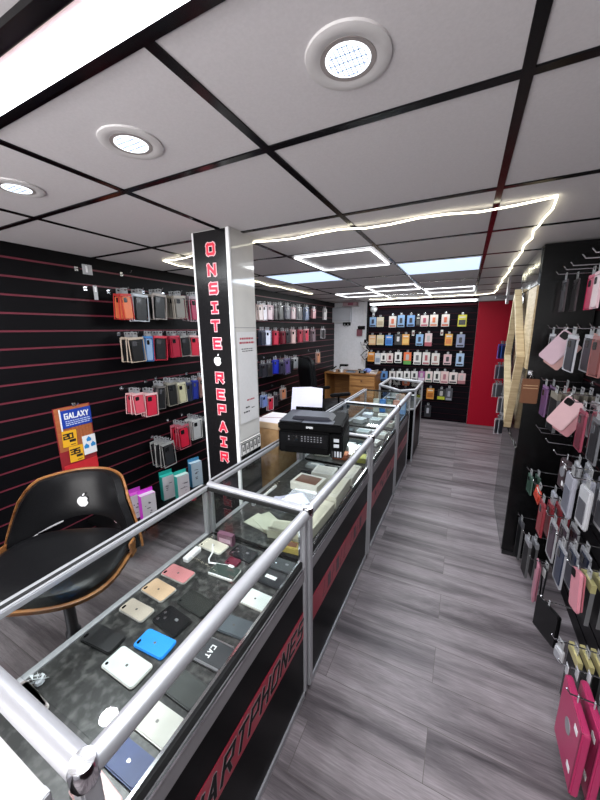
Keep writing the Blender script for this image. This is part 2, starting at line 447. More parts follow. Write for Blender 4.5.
for x0, x1, y0, y1, lb in sq:
    d = thing('light_square', lb, 'ceiling light', ((x0 + x1) / 2, (y0 + y1) / 2, ZC))
    hx, hy = (x1 - x0) / 2, (y1 - y0) / 2
    for a, b in (((-hx, -hy, -.016), (hx, -hy + .007, -.008)), ((-hx, hy - .007, -.016), (hx, hy, -.008)), ((-hx, -hy + .007, -.016), (-hx + .007, hy - .007, -.008)), ((hx - .007, -hy + .007, -.016), (hx, hy - .007, -.008))):
        MB().b2(a, b).build('light_tube', E_WHITE, d)
    MB().b2((-.01, -hy, -.008), (.01, -hy + .02, 0)).build('clip', WHITE, d)
# one long strip stuck round the ceiling
rs = random.Random(5)
corner = [(-1.96, 4.3), (-1.96, 1.76), (-1.1, 1.65), (.262, 1.655), (.30, 5.55), (-.1, 5.6), (-1.5, 5.6)]
pts = []
for (x0, y0), (x1, y1) in zip(corner, corner[1:]):
    L = math.hypot(x1 - x0, y1 - y0); k = max(2, int(L / .12))
    for j in range(k):
        f = j / k; sag = abs(math.sin(f * L / .45 * PI)) * .012
        pts.append((x0 + (x1 - x0) * f + (rs.uniform(-.01, .01) if j else 0), y0 + (y1 - y0) * f + (rs.uniform(-.01, .01) if j else 0), ZC - .007 - sag))
pts.append(corner[-1] + (ZC - .007,))
tag(MB().tube(pts, .004, 6).build('light_strip', E_STRIP), 'long thin light strip sagging round the edge of the ceiling', 'light strip')
d = thing('tube_light', 'long white tube light above the packs on the back wall', 'tube light', (-.76, 6.03, 2.03))
MB().tube([(-.83, 0, 0), (.86, 0, 0)], .018, 10).build('tube', E_WHITE, d)
MB().b2((-.86, .0, -.012), (.89, .055, .028)).build('batten', WHITE, d)
d = thing('batten_light', 'wide bright light bar along the black ceiling edge at top left', 'ceiling light', (-1.1, .425, ZC))
MB().b2((-1.1, -.026, -.02), (1.0, .028, -.002)).build('diffuser', emis('batten_glow', (.95, .98, 1, 1), 14), d)
MB().b2((-1.1, -.042, -.014), (1.0, -.027, 0)).build('housing', M('c8b0b4', .4), d)

# ================================================================== DISPLAY CASES
X0, X1 = -1.01, -.505
def display_case(label, y0, y1, text=None, cut=0, near_end=False):
    t = thing('display_case', label, 'display case', ((X0 + X1) / 2, (y0 + y1) / 2, 0))
    ox, oy = (X0 + X1) / 2, (y0 + y1) / 2
    def b(lo, hi, mb=None): return (mb or MB()).b2((lo[0] - ox, lo[1] - oy, lo[2]), (hi[0] - ox, hi[1] - oy, hi[2]))
    r = .0215
    # rails
    yy0 = y0 + r; zr = .886
    a = MB().tube([(X1 - ox, yy0 + .012 - oy, zr), (X1 - ox, y1 - .004 - oy, zr)], r, 16); a.build('top_rail', ALU, t, smooth=True)
    a = MB().tube([(X0 - .01 - ox, yy0 - oy, zr), (X1 - .012 - ox, yy0 - oy, zr)], r, 16); a.build('top_rail', ALU, t, smooth=True)
    b((X0 - .028, y0 + .04, .884), (X0 + .016, y1, .904)).build('back_rail', ALU, t, bevel=.003)
    gk = b((X0 - .010, y0 + .04, .903), (X0 + .004, y1, .9055))
    b((X0, y1 - .012, .885), (X1 - .02, y1 - .004, .9), gk); gk.build('rubber_seal', RUBBER, t)
    # corner piece with chrome cap
    a = MB().lathe([(.0, -.024), (.02, -.023), (.0235, -.012), (.0235, .012), (.02, .022), (.0, .0235)], (X1 - ox, yy0 - oy, zr), 16); a.build('corner_cap', CHROME, t, smooth=True)
    # posts
    for px, py, w in ((X1, yy0, .016), (X1 - .002, y1 - .012, .011), (X0, yy0, .011), (X0, y1 - .012, .011)):
        a = b((px - w, py - w, .03), (px + w, py + w, zr - .012)); a.build('post', ALU, t, bevel=.004)
    # front lower extrusions
    b((X1 - .014, y0 + .03, .600), (X1 + .006, y1 - .02, .664)).build('front_rail', ALUD, t, bevel=.002)
    lp = b((X1 + .004, y0 + .035, .659), (X1 + .009, y1 - .024, .666)); b((X1 - .014, y0 + .035, .690), (X1 - .006, y1 - .024, .699), lp)
    b((X1 - .014, y0 + .036, .699), (X1 - .006, y0 + .043, .868), lp); b((X1 - .014, y1 - .032, .699), (X1 - .006, y1 - .025, .868), lp); lp.build('glass_channel', CHROME, t)
    sl = b((X1 - .013, y0 + .035, .664), (X1 - .001, y1 - .024, .690)); b((X1 - .012, y0 + .030, .69), (X1 - .004, y0 + .036, .868), sl); sl.build('rubber_seal', RUBBER, t)
    b((X0 - .01, y0 + .03, .64), (X0 + .012, y1 - .02, .668)).build('back_lower_rail', ALU, t)
    b((X0 + .012, y0 + .02, .652), (X1 - .014, y1 - .01, .664)).build('shelf', SHELF, t)
    # panels
    b((X1 - .012, y0 + .03, .035), (X1, y1 - .02, .600)).build('front_panel', PANELBLACK, t)
    b((X1 - .006, y0 + .03, .0), (X1 + .006, y1 - .02, .034)).build('base_trim', ALU, t, bevel=.002)
    cc = b((X0 - .006, y0 + .02, .03), (X0 + .006, y1 - .02, .64)); b((X0, y0 + .004, .03), (X1 - .01, y0 + .014, .65), cc); b((X0, y1 - .012, .03), (X1 - .01, y1 - .004, .65), cc); b((X0, y0 + .014, .03), (X1 - .012, y1 - .012, .04), cc)
    cc.build('carcass', MATTBLACK, t)
    st = b((X1, y0 + .032, .325), (X1 + .0015, y1 - .021, .452)).build('red_stripe', STRIPE, t)
    if text:
        a = MB(); word(a, text, (X1 + .0016 - ox, .289 - oy, .352), (0, 1, 0), (0, 0, 1), (1, 0, 0), .040, .070, .0082, .066, t=.0006, shear=.35); L = a.build('lettering_edge', M('8a8286', .5), st)
        a = MB(); word(a, text, (X1 + .0022 - ox, .289 - oy, .352), (0, 1, 0), (0, 0, 1), (1, 0, 0), .040, .070, .0062, .066, t=.0006, shear=.35); a.build('lettering', BLACK, st)
    else:
        a = MB(); rr = random.Random(int(y0 * 100))
        y = y0 + .18
        while y < y1 - .16:
            if abs(y - (y0 + y1) / 2 - .05) > .04:
                for k in range(2):
                    zz = .350 + .04 * k
                    a.prism([(y - oy + k * .014, zz), (y - oy + k * .014 + .0025, zz), (y - oy + k * .014 + .011, zz + .036), (y - oy + k * .014 + .0135, zz + .036)], .0006, (X1 + .0016 - ox, 0, 0), (0, 1, 0), (0, 0, 1), (1, 0, 0))
                a.b2((X1 + .0014 - ox, y - oy + .006, .35 + rr.choice((0, .036, .072))), (X1 + .0022 - ox, y - oy + .045, .3525 + rr.choice((0, .036, .072))))
            y += .06
        a.build('faded_lettering', M('5a4a50', .5), st)
    # glass
    b((X0 + .011, y0 + .05, .887), (X1 - .018, y1 - .012, .892)).build('top_glass', GLASS, t)
    b((X1 - .011, y0 + .043, .690), (X1 - .007, y1 - .032, .868)).build('front_glass', GLASS, t)
    b((X0 + .012, y1 - .014, .667), (X1 - .014, y1 - .010, .885)).build('end_glass', GLASS, t)
    b((X0 + .002, y0 + .04, .668), (X0 + .006, y1 - .02, .872)).build('back_glass', GLASS, t)
    return t
display_case('first glass display case, nearest the camera, full of second-hand phones', .17, 1.035, 'SMARTPHONES')
display_case('second glass display case from the front, with the printer standing on it', 1.04, 2.025)
display_case('third glass display case from the front, next after the printer', 2.03, 2.985)
display_case('fourth glass display case, last straight one before the angled corner case', 2.99, 3.75)

# white topped counter beside the first case
t = thing('counter', 'white-topped counter butting against the near end of the first glass case', 'counter', (-.85, .0, 0))
MB().b2((-.5, -.45, .835), (.285, .158, .855)).build('worktop', M('d6d6d6', .35), t)
MB().b2((.285, -.45, .82), (.305, .158, .862)).build('edge_trim', ALU, t, bevel=.002)
MB().b2((-.48, -.44, 0), (.28, .15, .835)).build('body', MATTBLACK, t)

# angled corner case at the far end
P5 = [(-.94, 4.16), (-.63, 3.83), (-.475, 3.97), (-.475, 4.62), (-.94, 4.82)]
t = thing('corner_display_case', 'angled five-sided glass case at the far end of the counter', 'display case', (-.69, 4.3, 0))
q5 = [(x + .69, y - 4.3) for x, y in P5]
for (a, b), (c_, d_) in zip(q5, q5[1:] + q5[:1]):
    MB().tube([(a, b, .89), (c_, d_, .89)], .018, 10).build('top_rail', ALU, t, smooth=True)
    MB().tube([(a, b, .66), (c_, d_, .66)], .010, 8).build('lower_rail', ALU, t, smooth=True)
    L = Vector((c_ - a, d_ - b)).normalized()
    nn = (L.y, -L.x, 0)
    pl = MB().prism([(0, .67), (Vector((c_ - a, d_ - b)).length, .67), (Vector((c_ - a, d_ - b)).length, .875), (0, .875)], .003, (a, b, 0), (L.x, L.y, 0), (0, 0, 1), nn); pl.build('glass_pane', GLASS, t)
    pl = MB().prism([(0, .03), (Vector((c_ - a, d_ - b)).length, .03), (Vector((c_ - a, d_ - b)).length, .65), (0, .65)], .004, (a, b, 0), (L.x, L.y, 0), (0, 0, 1), nn); pl.build('side_panel', PANELBLACK, t)
for (a, b) in q5: MB().b2((a - .011, b - .011, 0), (a + .011, b + .011, .885)).build('post', ALU, t, bevel=.002)
MB().prism(q5, .004, (0, 0, .888)).build('top_glass', GLASS, t)
MB().prism([(x * .96, y * .96) for x, y in q5], .012, (0, 0, .652)).build('shelf', SHELF, t)

# ================================================================== PHONES IN THE FIRST CASE
def phone(cx, cy, L, W, ang, col, label, style, z=.6645, name='mobile_phone'):
    t = thing(name, label, 'phone', (cx, cy, z), ang)
    th = .0085
    edge = {'iph': 'b8b4b0', 'iphb': None, 'dot': 'd2d0ca', 'edge': 'c8c8c4'}.get(style)
    bodyc = M(edge, .3, .3) if edge and col != '1a1b1d' else M(col, .35, 0, .05)
    MB().prism(rrect(L, W, .011), th - .0008).build('body', bodyc, t, bevel=.002)
    gl = .22 if style in ('spark', 'stick', 'edge', 'plain') else .38
    MB().prism(rrect(L - .005, W - .005, .009), .0009, (0, 0, th - .0008)).build('back_cover', M(col, gl, 0, .08, 30), t)
    ex = -L / 2 + .013      # camera end points to the back of the case
    if style in ('iph', 'iphb'):
        MB().prism(rrect(.008, .015, .004, ex - .001, -W / 2 + .016), .0014, (0, 0, th)).build('camera', GLOSSBLACK, t)
    elif style == 'dot':
        MB().lathe([(.0, 0), (.0042, 0), (.0042, .0016), (0, .0016)], (ex, -W / 2 + .013, th), 12).build('camera', GLOSSBLACK, t)
    elif style == 'spark':
        for k in range(3): MB().lathe([(.0, 0), (.005, 0), (.005, .0016), (0, .0018)], (ex + .004 + .018 * (k % 2), -W / 2 + .014 + .014 * k, th), 12).build('camera', CHROME, t)
        MB().prism(rrect(.014, .009, .003, L * .12, W * .1), .0006, (0, 0, th)).build('emblem', M('8a8a8e', .3, .5), t)
    elif style == 'stick':
        MB().b2((-L * .22, -.008, th), (L * .16, .008, th + .0006)).build('sticker', WHITE, t)
        MB().lathe([(.0, 0), (.0042, 0), (.0042, .0014), (0, .0014)], (ex, 0, th), 12).build('camera', CHROME, t)
    elif style == 'edge':
        MB().b2((-L / 2 + .004, -W / 2 + .002, th), (L / 2 - .004, -W / 2 + .007, th + .0006)).build('edge_strip', WHITE, t)
    elif style == 'cat':
        for sy in (-1, 1): MB().b2((-L / 2 + .008, sy * W / 2 - .004, 0), (L / 2 - .008, sy * W / 2 + .004, th + .001)).build('side_bar', M('a8a8ac', .3, 1), t, bevel=.002)
        a = MB(); word(a, 'CAT', (-.012, .017, th + .0002), (0, -1, 0), (1, 0, 0), (0, 0, 1), .0085, .013, .0016, .0135, t=.0005); a.build('lettering', WHITE, t)
    elif style == 'plain':
        MB().lathe([(.0, 0), (.0035, 0), (.0035, .001), (0, .001)], (ex, -W / 2 + .011, th), 12).build('camera', GLOSSBLACK, t)
    if style in ('iph', 'iphb', 'dot') and col not in ('1a1b1d',):
        MB().prism(rrect(.008, .0075, .003, 0.0, 0), .0004, (0, 0, th)).build('emblem', M('8e8c8a', .2, .6), t)
    return t
for cx, cy, L, W, ang, col, label, style in [
 (-0.925, 0.28, 0.118, 0.021, -0.077, '8d8684', 'flat silver-grey handset in the near left corner of the first glass case', 'plain'),
 (-0.927, 0.346, 0.135, 0.058, -0.064, '8b8280', 'warm grey phone lying face down beside the silver-grey handset', 'iph'),
 (-0.925, 0.475, 0.13, 0.063, 0.084, '1a1b1d', 'black glossy phone between the warm grey phone and the chair stem', 'iph'),
 (-0.779, 0.438, 0.137, 0.072, -0.017, 'c9d2d2', 'white phone with a small camera lying beside the bright blue phone', 'dot'),
 (-0.765, 0.521, 0.116, 0.065, 0.059, '1a8ae0', 'bright sky blue phone', 'iphb'),
 (-0.923, 0.578, 0.113, 0.058, -0.007, 'a99f92', 'silver-gold phone with white edges at the back of the first case', 'iph'),
 (-0.928, 0.673, 0.118, 0.071, -0.059, 'bda184', 'gold phone with white edges between the silver-gold and rose phones', 'iph'),
 (-0.926, 0.764, 0.124, 0.067, 0.014, 'b8787a', 'rose pink phone with white edges', 'iph'),
 (-0.782, 0.602, 0.118, 0.075, -0.113, '141517', 'black phone with a sparkling dotted back beside the blue phone', 'spark'),
 (-0.762, 0.703, 0.149, 0.081, -0.076, '2b2d2c', 'dark charcoal phone lying beside the rose pink phone', 'plain'),
 (-0.915, 0.989, 0.128, 0.066, -0.037, 'c4bfb0', 'cream phone with a white cable looped over it', 'dot'),
 (-0.765, 0.98, 0.119, 0.086, -0.078, '15161a', 'black phone with shiny camera lenses near the case end panel', 'spark'),
 (-0.769, 0.843, 0.099, 0.083, 0.064, '3b4541', 'greenish grey glass phone with a white lower edge', 'edge'),
 (-0.584, 0.917, 0.123, 0.1, -0.029, '26282b', 'black phone with a white sticker on its back', 'stick'),
 (-0.581, 1.028, 0.131, 0.092, 0.024, '3c4042', 'dark grey phone in the far right corner of the first case', 'spark'),
 (-0.585, 0.794, 0.126, 0.071, -0.011, 'cfd6d3', 'white phone by the front glass next to the stickered black phone', 'dot'),
 (-0.587, 0.681, 0.121, 0.073, 0.102, '4a5157', 'slate blue-grey phone with a pale edge beside the rugged phone', 'iphb'),
 (-0.588, 0.576, 0.109, 0.072, 0.037, '34363a', 'black rugged phone with metal side bars and a white logo', 'cat'),
 (-0.592, 0.469, 0.121, 0.068, -0.03, '454847', 'plain dark grey phone between the two white phones by the front glass', 'plain'),
 (-0.589, 0.382, 0.122, 0.068, -0.004, 'c6c5bd', 'off-white rounded phone beside the navy phone', 'dot'),
 (-0.584, 0.307, 0.108, 0.052, 0.006, '23386e', 'navy blue phone with square camera near the front corner post', 'iphb'),
 (-0.601, 0.25, 0.093, 0.019, -0.092, 'c99a9a', 'pink phone partly hidden behind the corner post', 'plain'),
 (-0.8, 0.914, 0.069, 0.06, 1.426, '5d2433', 'dark red and black phone behind the greenish glass phone', 'plain'),
 (-0.884, 1.131, 0.094, 0.077, 0.052, '6b4558', 'purple-pink phone box by the end glass of the first case', 'plain'),
]:
    L = max(.118, min(.14, L)); W = max(.058, min(.074, W))
    if abs(ang) > 1.2: L, W = .075, .06
    if 'silver-grey handset' in label: cx, cy, W = -.93, .262, .055
    if 'partly hidden' in label: cy, W, cx = .236, .055, -.597
    if label.startswith('navy'): cy = .302
    if 'chair stem' in label: cy = .462
    if label.startswith('dark charcoal'): L, W, cy = .13, .07, .69
    if 'camera lenses' in label: W, cy = .07, .972
    if 'sticker on' in label: W, cy = .075, .905
    if 'far right corner' in label: cy, W = .984, .066
    if label.startswith('greenish'): cy, W = .852, .068
    if label.startswith('slate'): cy = .676; W = .066
    if label.startswith('dark red'): cx, cy, L, W = -.775, .912, .06, .045; ang = 0
    if 'purple-pink' in label: continue
    if label.startswith('cream'): cy = .955
    phone(cx, cy, L, W, ang, col, label, style)
# loose things in the first case
t = thing('charging_cable', 'white charging cable looping beside the cream phone', 'cable', (-.86, .9, .667))
MB().tube([(-.06, .055, .010), (-.03, .02, .004), (-.015, -.02, .003), (.0, -.035, .003), (.04, -.025, .003), (.085, -.015, .003)], .0035, 8).build('cord', WHITE, t, smooth=True)
MB().b2((.085, -.021, 0), (.11, -.009, .008)).build('plug', WHITE, t, bevel=.0015)
t = thing('charger_stick', 'slim white charger bar lying by the back glass of the first case', 'charger', (-.955, .868, .6645), .05)
MB().prism(rrect(.03, .085, .008), .02).build('body', WHITE, t, bevel=.003)
MB().b2((-.005, .042, .006), (.005, .05, .012)).build('socket', ALU, t)
t = thing('crumpled_film', 'crumpled clear wrapper beside the warm grey phone', 'wrapper', (-.958, .302, .668))
rr = random.Random(2)
a = MB()
for k in range(9): a.prism([(rr.uniform(-.025, .025), rr.uniform(-.02, .02)) for _ in range(3)], .0015, (0, 0, rr.uniform(.0, .018)), (1, 0, rr.uniform(-.3, .3)), (0, 1, rr.uniform(-.3, .3)), (0, 0, 1))
a.build('film', M('d8dce0', .15), t)
MB().lathe([(.0, 0), (.012, .001), (.01, .008), (0, .012)], (.005, .002, .0), 7).build('knot', M('c8ccd4', .15), t)
t = thing('phone_box', 'purple-pink phone box standing by the end glass of the first case', 'box', (-.88, 1.0, .6645), .05)
MB().b2((-.04, -.012, 0), (.04, .012, .05)).build('carton', M('6b4558', .5), t, bevel=.001)
MB().b2((-.03, -.0128, .01), (.03, -.0118, .03)).build('label_panel', M('a88a9a', .5), t)
# ================================================================== THINGS IN THE OTHER CASES
ZF = .6645
def carton(name, label, cat, x, y, lx, ly, lz, rz, col, top=None, strip=None, group=None, z=ZF, lid=True):
    t = thing(name, label, cat, (x, y, z), rz, group)
    MB().b2((-lx / 2, -ly / 2, 0), (lx / 2, ly / 2, lz * .62)).build('tray', M(col, .5, 0, .05, 25), t, bevel=.0015)
    L = MB().b2((-lx / 2 - .001, -ly / 2 - .001, lz * .62 + .001), (lx / 2 + .001, ly / 2 + .001, lz)).build('lid', M(col, .45, 0, .05, 25), t, bevel=.0015)
    if top: MB().b2((-lx * .4, -ly * .36, lz), (lx * .4, ly * .36, lz + .0008)).build('top_label', M(top, .5, 0, .12, 30), L)
    if strip: MB().b2((-lx / 2 - .002, -ly / 2 - .002, lz * .25), (lx / 2 + .002, -ly / 2, lz * .5)).build('side_strip', M(strip, .5), t)
    return t
carton('phone_box', 'white box with a brown top, in the second case in front of the printer', 'box', -.775, 1.64, .175, .135, .05, -.04, 'dad7ce', '6e4a38')
carton('phone_box', 'white box partly under the brown-topped box in the second case', 'box', -.735, 1.80, .14, .12, .055, .1, 'd6d4ce', 'c2beb6')
carton('slim_box', 'long cream box along the front glass of the second case, nearest end', 'box', -.592, 1.29, .10, .33, .052, -.03, 'd8d4c2', 'ccc8b6')
carton('slim_box', 'long cream box along the front glass of the second case, middle of the row', 'box', -.592, 1.60, .105, .25, .07, .02, 'dcd9ca', 'd0ccba')
carton('slim_box', 'cream box along the front glass of the second case, farthest of the row', 'box', -.59, 1.86, .10, .20, .055, .0, 'dedbd0', 'd2cec0')
t = thing('paper_bag', 'mustard yellow packet lying by the near front corner of the second case', 'packet', (-.60, 1.085, ZF), .1)
MB().prism(rrect(.12, .05, .01), .03).build('packet', M('b09a50', .6, 0, .15, 30), t, bevel=.004)
MB().b2((-.04, -.015, .03), (.03, .015, .0308)).build('label_panel', M('7a4a30', .6), t)
t = thing('paper_sheets', 'lavender-white paper sheets lying loose in the near half of the second case', 'paper', (-.80, 1.42, ZF), .3)
for k in range(3): MB().box((.01 * k, .012 * k, .002 + .0025 * k), (.17, .13, .001), Matrix.Rotation(.25 * k, 3, 'Z')).build('sheet', M('c4c4da', .6), t)
t = thing('paper_sheets', 'pale green-grey leaflets near the end glass of the second case', 'paper', (-.82, 1.20, ZF), -.2)
for k in range(2): MB().box((.02 * k, .02 * k, .002 + .003 * k), (.16, .1, .0015), Matrix.Rotation(-.3 * k, 3, 'Z')).build('sheet', M('b8baa8', .6), t)
carton('phone_box', 'flat ivory box by the middle of the second case near end', 'box', -.70, 1.17, .1, .09, .04, .25, 'c0bfae', 'a8a898')
t = thing('light_bar', 'white light bar along the back of the second case shelf', 'lamp', (-.955, 1.44, ZF))
MB().b2((-.008, -.12, 0), (.008, .12, .014)).build('tube', WHITE, t, bevel=.003); MB().b2((-.009, -.126, 0), (.009, -.12, .016)).build('end_cap', ALU, t)
phone(-.84, 1.80, .15, .075, 0.08, '1c1d20', 'black handset lying behind the brown-topped box in the second case', 'plain')
phone(-.72, 1.95, .16, .06, .02, '202226', 'long black handset at the far end of the second case', 'plain')
t = thing('clear_tray', 'clear rounded blister tray beside the long black handset', 'tray', (-.86, 1.93, ZF), .1)
MB().lathe([(1, 0), (.96, .012), (.85, .02), (0, .021)], (0, 0, 0), 20, .07, .035, 4).build('shell', M('a4acb0', .15), t, smooth=True)
MB().b2((-.03, -.012, .0212), (.03, .012, .0222)).build('insert', M('dcdcdc', .5), t)
# third case
rr = random.Random(11)
c3 = [('d8d8d2', 'e8e6de', 'white'), ('b05a38', 'c87848', 'rust orange'), ('a8a83c', 'c4c050', 'olive yellow'), ('2c3038', '4a505c', 'charcoal'), ('c8ccd0', 'e0e0e0', 'silver white'), ('4a6a78', '708c98', 'teal grey'), ('d0d4d4', 'b0b8bc', 'pale grey'), ('6a7a84', '8a98a0', 'slate grey'), ('e2e2de', 'c8c8c4', 'bright white'), ('343a40', '50585e', 'dark slate'), ('b8c0c0', '8c9a9c', 'misty grey'), ('dadcd8', 'aab2b0', 'off-white')]
k = 0
for yy in (2.17, 2.36, 2.56, 2.76):
    for xx in (-.90, -.755, -.61):
        a, b_, d = c3[k]
        pl = 'by the back glass' if xx < -.85 else ('in the middle' if xx < -.7 else 'by the front glass')
        carton('phone_box', d + ' phone box ' + pl + ' of the third case, ' + ORD[(2.17, 2.36, 2.56, 2.76).index(yy)] + ' row', 'box', xx + rr.uniform(-.012, .012), yy, .11, .09, rr.uniform(.025, .05), rr.uniform(-.2, .2), a, b_)
        k += 1
t = thing('light_bar', 'white light bar lying across the third case', 'lamp', (-.72, 2.875, ZF))
MB().b2((-.1, -.012, 0), (.1, .012, .02)).build('tube', WHITE, t, bevel=.004); MB().b2((-.108, -.012, 0), (-.1, .012, .022)).build('end_cap', ALU, t)
# fourth case: upright boxes in a row at its far end and flat ones before them
for k, (x, col, tp, d) in enumerate(((-.86, 'b8c0b8', 'd8d8d0', 'pale green'), (-.785, '3a78c0', '5a94d4', 'bright blue'), (-.71, '6a7870', 'a8b0a4', 'grey-green'), (-.635, 'c08a78', 'd8a898', 'salmon'), (-.56, '8ab0e0', 'b4cce8', 'light blue'))):
    t = thing('phone_box', d + ' phone box standing upright at the far end of the fourth case', 'box', (x, 3.66, ZF))
    MB().b2((-.032, -.014, 0), (.032, .014, .15)).build('carton', M(col, .5), t, bevel=.001)
    MB().b2((-.022, -.0148, .05), (.022, -.0138, .13)).build('label_panel', M(tp, .5), t)
for k, (x, y, col, tp, d) in enumerate(((-.9, 3.15, 'd2d4d8', 'b4bcc8', 'white and blue'), (-.75, 3.2, 'c4c8ca', '9aa4aa', 'greyish white'), (-.61, 3.14, 'dcdad4', '5a2e2a', 'white box with dark red top'), (-.88, 3.38, 'c8ccd8', 'e2e4ec', 'pale lilac'), (-.72, 3.4, 'dad8d2', 'b8b8b0', 'cream white'), (-.6, 3.42, '3a4048', '58606a', 'dark grey'))):
    carton('phone_box', d + ' flat box in the fourth case' + (', nearer row' if y < 3.3 else ', row before the upright boxes'), 'box', x, y, .1, .11, .04, .1 * (k - 2), col, tp)
# corner case contents
for k, (x, y, col, tp, d) in enumerate(((-.8, 4.2, '3c3e44', 'a8a8b0', 'dark accessory box'), (-.64, 4.1, 'b8b8c0', '6a6a74', 'silver accessory box'), (-.72, 4.42, 'd0b8b8', '8a5a5a', 'pinkish accessory box'), (-.58, 4.45, '55555c', 'c0c0c4', 'grey accessory box'), (-.82, 4.6, 'c4c8cc', '909498', 'pale accessory box'))):
    carton('accessory_box', d + ' inside the angled corner case', 'box', x, y, .11, .09, .07, .3, col, tp)

# ================================================================== PRINTER AND CARTON
t = thing('printer', 'black ink tank printer standing on the second glass case', 'printer', (-.755, 1.70, .907), .20)
t.scale = (.90, .93, 1.02)
PB = M('070708', .5, 0, .05, 80, .04); PBT = M('1c1d28', .45, 0, .05, 80, .3)
a = MB().b2((-.205, -.155, .008), (.125, .16, .135)); a.build('body', PB, t, bevel=.008)
a = MB().b2((-.208, -.158, .139), (.20, .165, .182)); a.build('scanner_lid', PB, t, bevel=.008)
a = MB().b2((-.205, -.14, .1825), (-.06, .15, .186)); f = a.build('feeder_cover', PBT, t, bevel=.002)
a = MB().prism([(-.14, .183), (.13, .183), (.10, .205), (-.12, .205)], .15, (-.0, -.09, 0), (1, 0, 0), (0, 0, 1), (0, 1, 0)); a.build('document_feeder', PBT, t, bevel=.004)
a = MB().b2((-.055, -.145, .1825), (.14, -.07, .1845)); a.build('output_slope', M('3a3c48', .35), t)
a = MB().b2((.128, -.165, .0), (.205, .16, .133)); tk = a.build('ink_tank', PB, t, bevel=.006)
for k in range(4): MB().b2((.138 + k * .0165, -.1665, .008), (.148 + k * .0165, -.1645, .04)).build('ink_window', M(['2a2a2c', '8a8c92', 'b4b6bc', 'a4a6ac'][k], .2), tk)
for z in (.062, .092): MB().b2((.150, -.1665, z), (.182, -.1645, z + .018)).build('ink_label', M('a8aab0', .4), tk)
p = MB().prism([(-.19, .028), (.115, .028), (.115, .122), (-.19, .122)], .004, (0, -.1555, 0), (1, 0, 0), (0, 0, 1), (0, -1, 0)).build('control_panel', M('0a0a0c', .3, 0, .05, 60, .08), t)
MB().b2((-.115, -.1608, .082), (-.07, -.159, .112)).build('screen', GLOSSBLACK, p)
bt = MB()
for i in range(3):
    for j in range(7):
        bt.b2((-.055 + j * .020, -.1608, .080 + i * .0125), (-.046 + j * .020, -.159, .085 + i * .0125))
for i in range(2): bt.b2((-.138, -.1608, .085 + i * .016), (-.131, -.159, .091 + i * .016))
bt.b2((-.142, -.1599, .075), (.090, -.159, .115), 1); bt.build('keypad', [M('6a6a70', .4), M('0e0e10', .4, 0, .05, 60, .08)], p)
MB().b2((-.16, -.162, .012), (.11, -.1555, .05)).build('paper_tray', M('060607', .5, 0, .05, 60, .05), t)
a = MB(); word(a, 'EPSON', (-.022, -.1585, .156), (1, 0, 0), (0, 0, 1), (0, -1, 0), .0055, .009, .0012, .0085, t=.0006); a.build('lettering', M('c8c8cc', .3), t)
for sx in (-.18, .17): MB().lathe([(.012, 0), (.012, .009), (0, .009)], (sx, -.11, 0), 12).build('foot', RUBBER, t); MB().lathe([(.012, 0), (.012, .009), (0, .009)], (sx, .12, 0), 12).build('foot', RUBBER, t)
a = MB().box((-.095, .20, .165), (.20, .005, .06), Matrix.Rotation(-.25, 3, 'X')); a.build('rear_feeder', PB, t, bevel=.002)
Rm = Matrix.Rotation(.20, 3, 'Z')
pt = Vector((-.755, 1.70, .907)) + Rm @ Vector((-.105, .196, .165))
t = thing('paper_sheets', 'white paper sheets standing in the rear feeder of the printer', 'paper', pt, .20, rx=-.22)
for k in range(3): MB().prism([(-.105, 0), (.105, 0), (.103, .155), (.02, .163), (-.102, .155)], .0006, (0, -.0035 - k * .0016, 0), (1, 0, 0), (0, 0, 1), (0, -1, 0)).build('sheet', M('dadaf0', .6, 0, .02), t)

t = thing('carton', 'tall brown cardboard box standing behind the counter beside the column', 'box', (-1.145, 1.86, 0), .0)
MB().b2((-.10, -.11, 0), (.10, .15, .955)).build('carton', CARTON, t, bevel=.003)
MB().b2((-.103, -.113, .958), (.103, .153, 1.0)).build('lid', M('c4a888', .7, 0, .06, 20), t, bevel=.003)
MB().b2((-.094, -.104, 1.0), (.094, .144, 1.0015)).build('top_sheet', M('cfc8cc', .6), t)
MB().box((0, .01, 1.002), (.21, .008, .001), Matrix.Rotation(.3, 3, 'Z')).build('tape', M('7a1c28', .5), t)

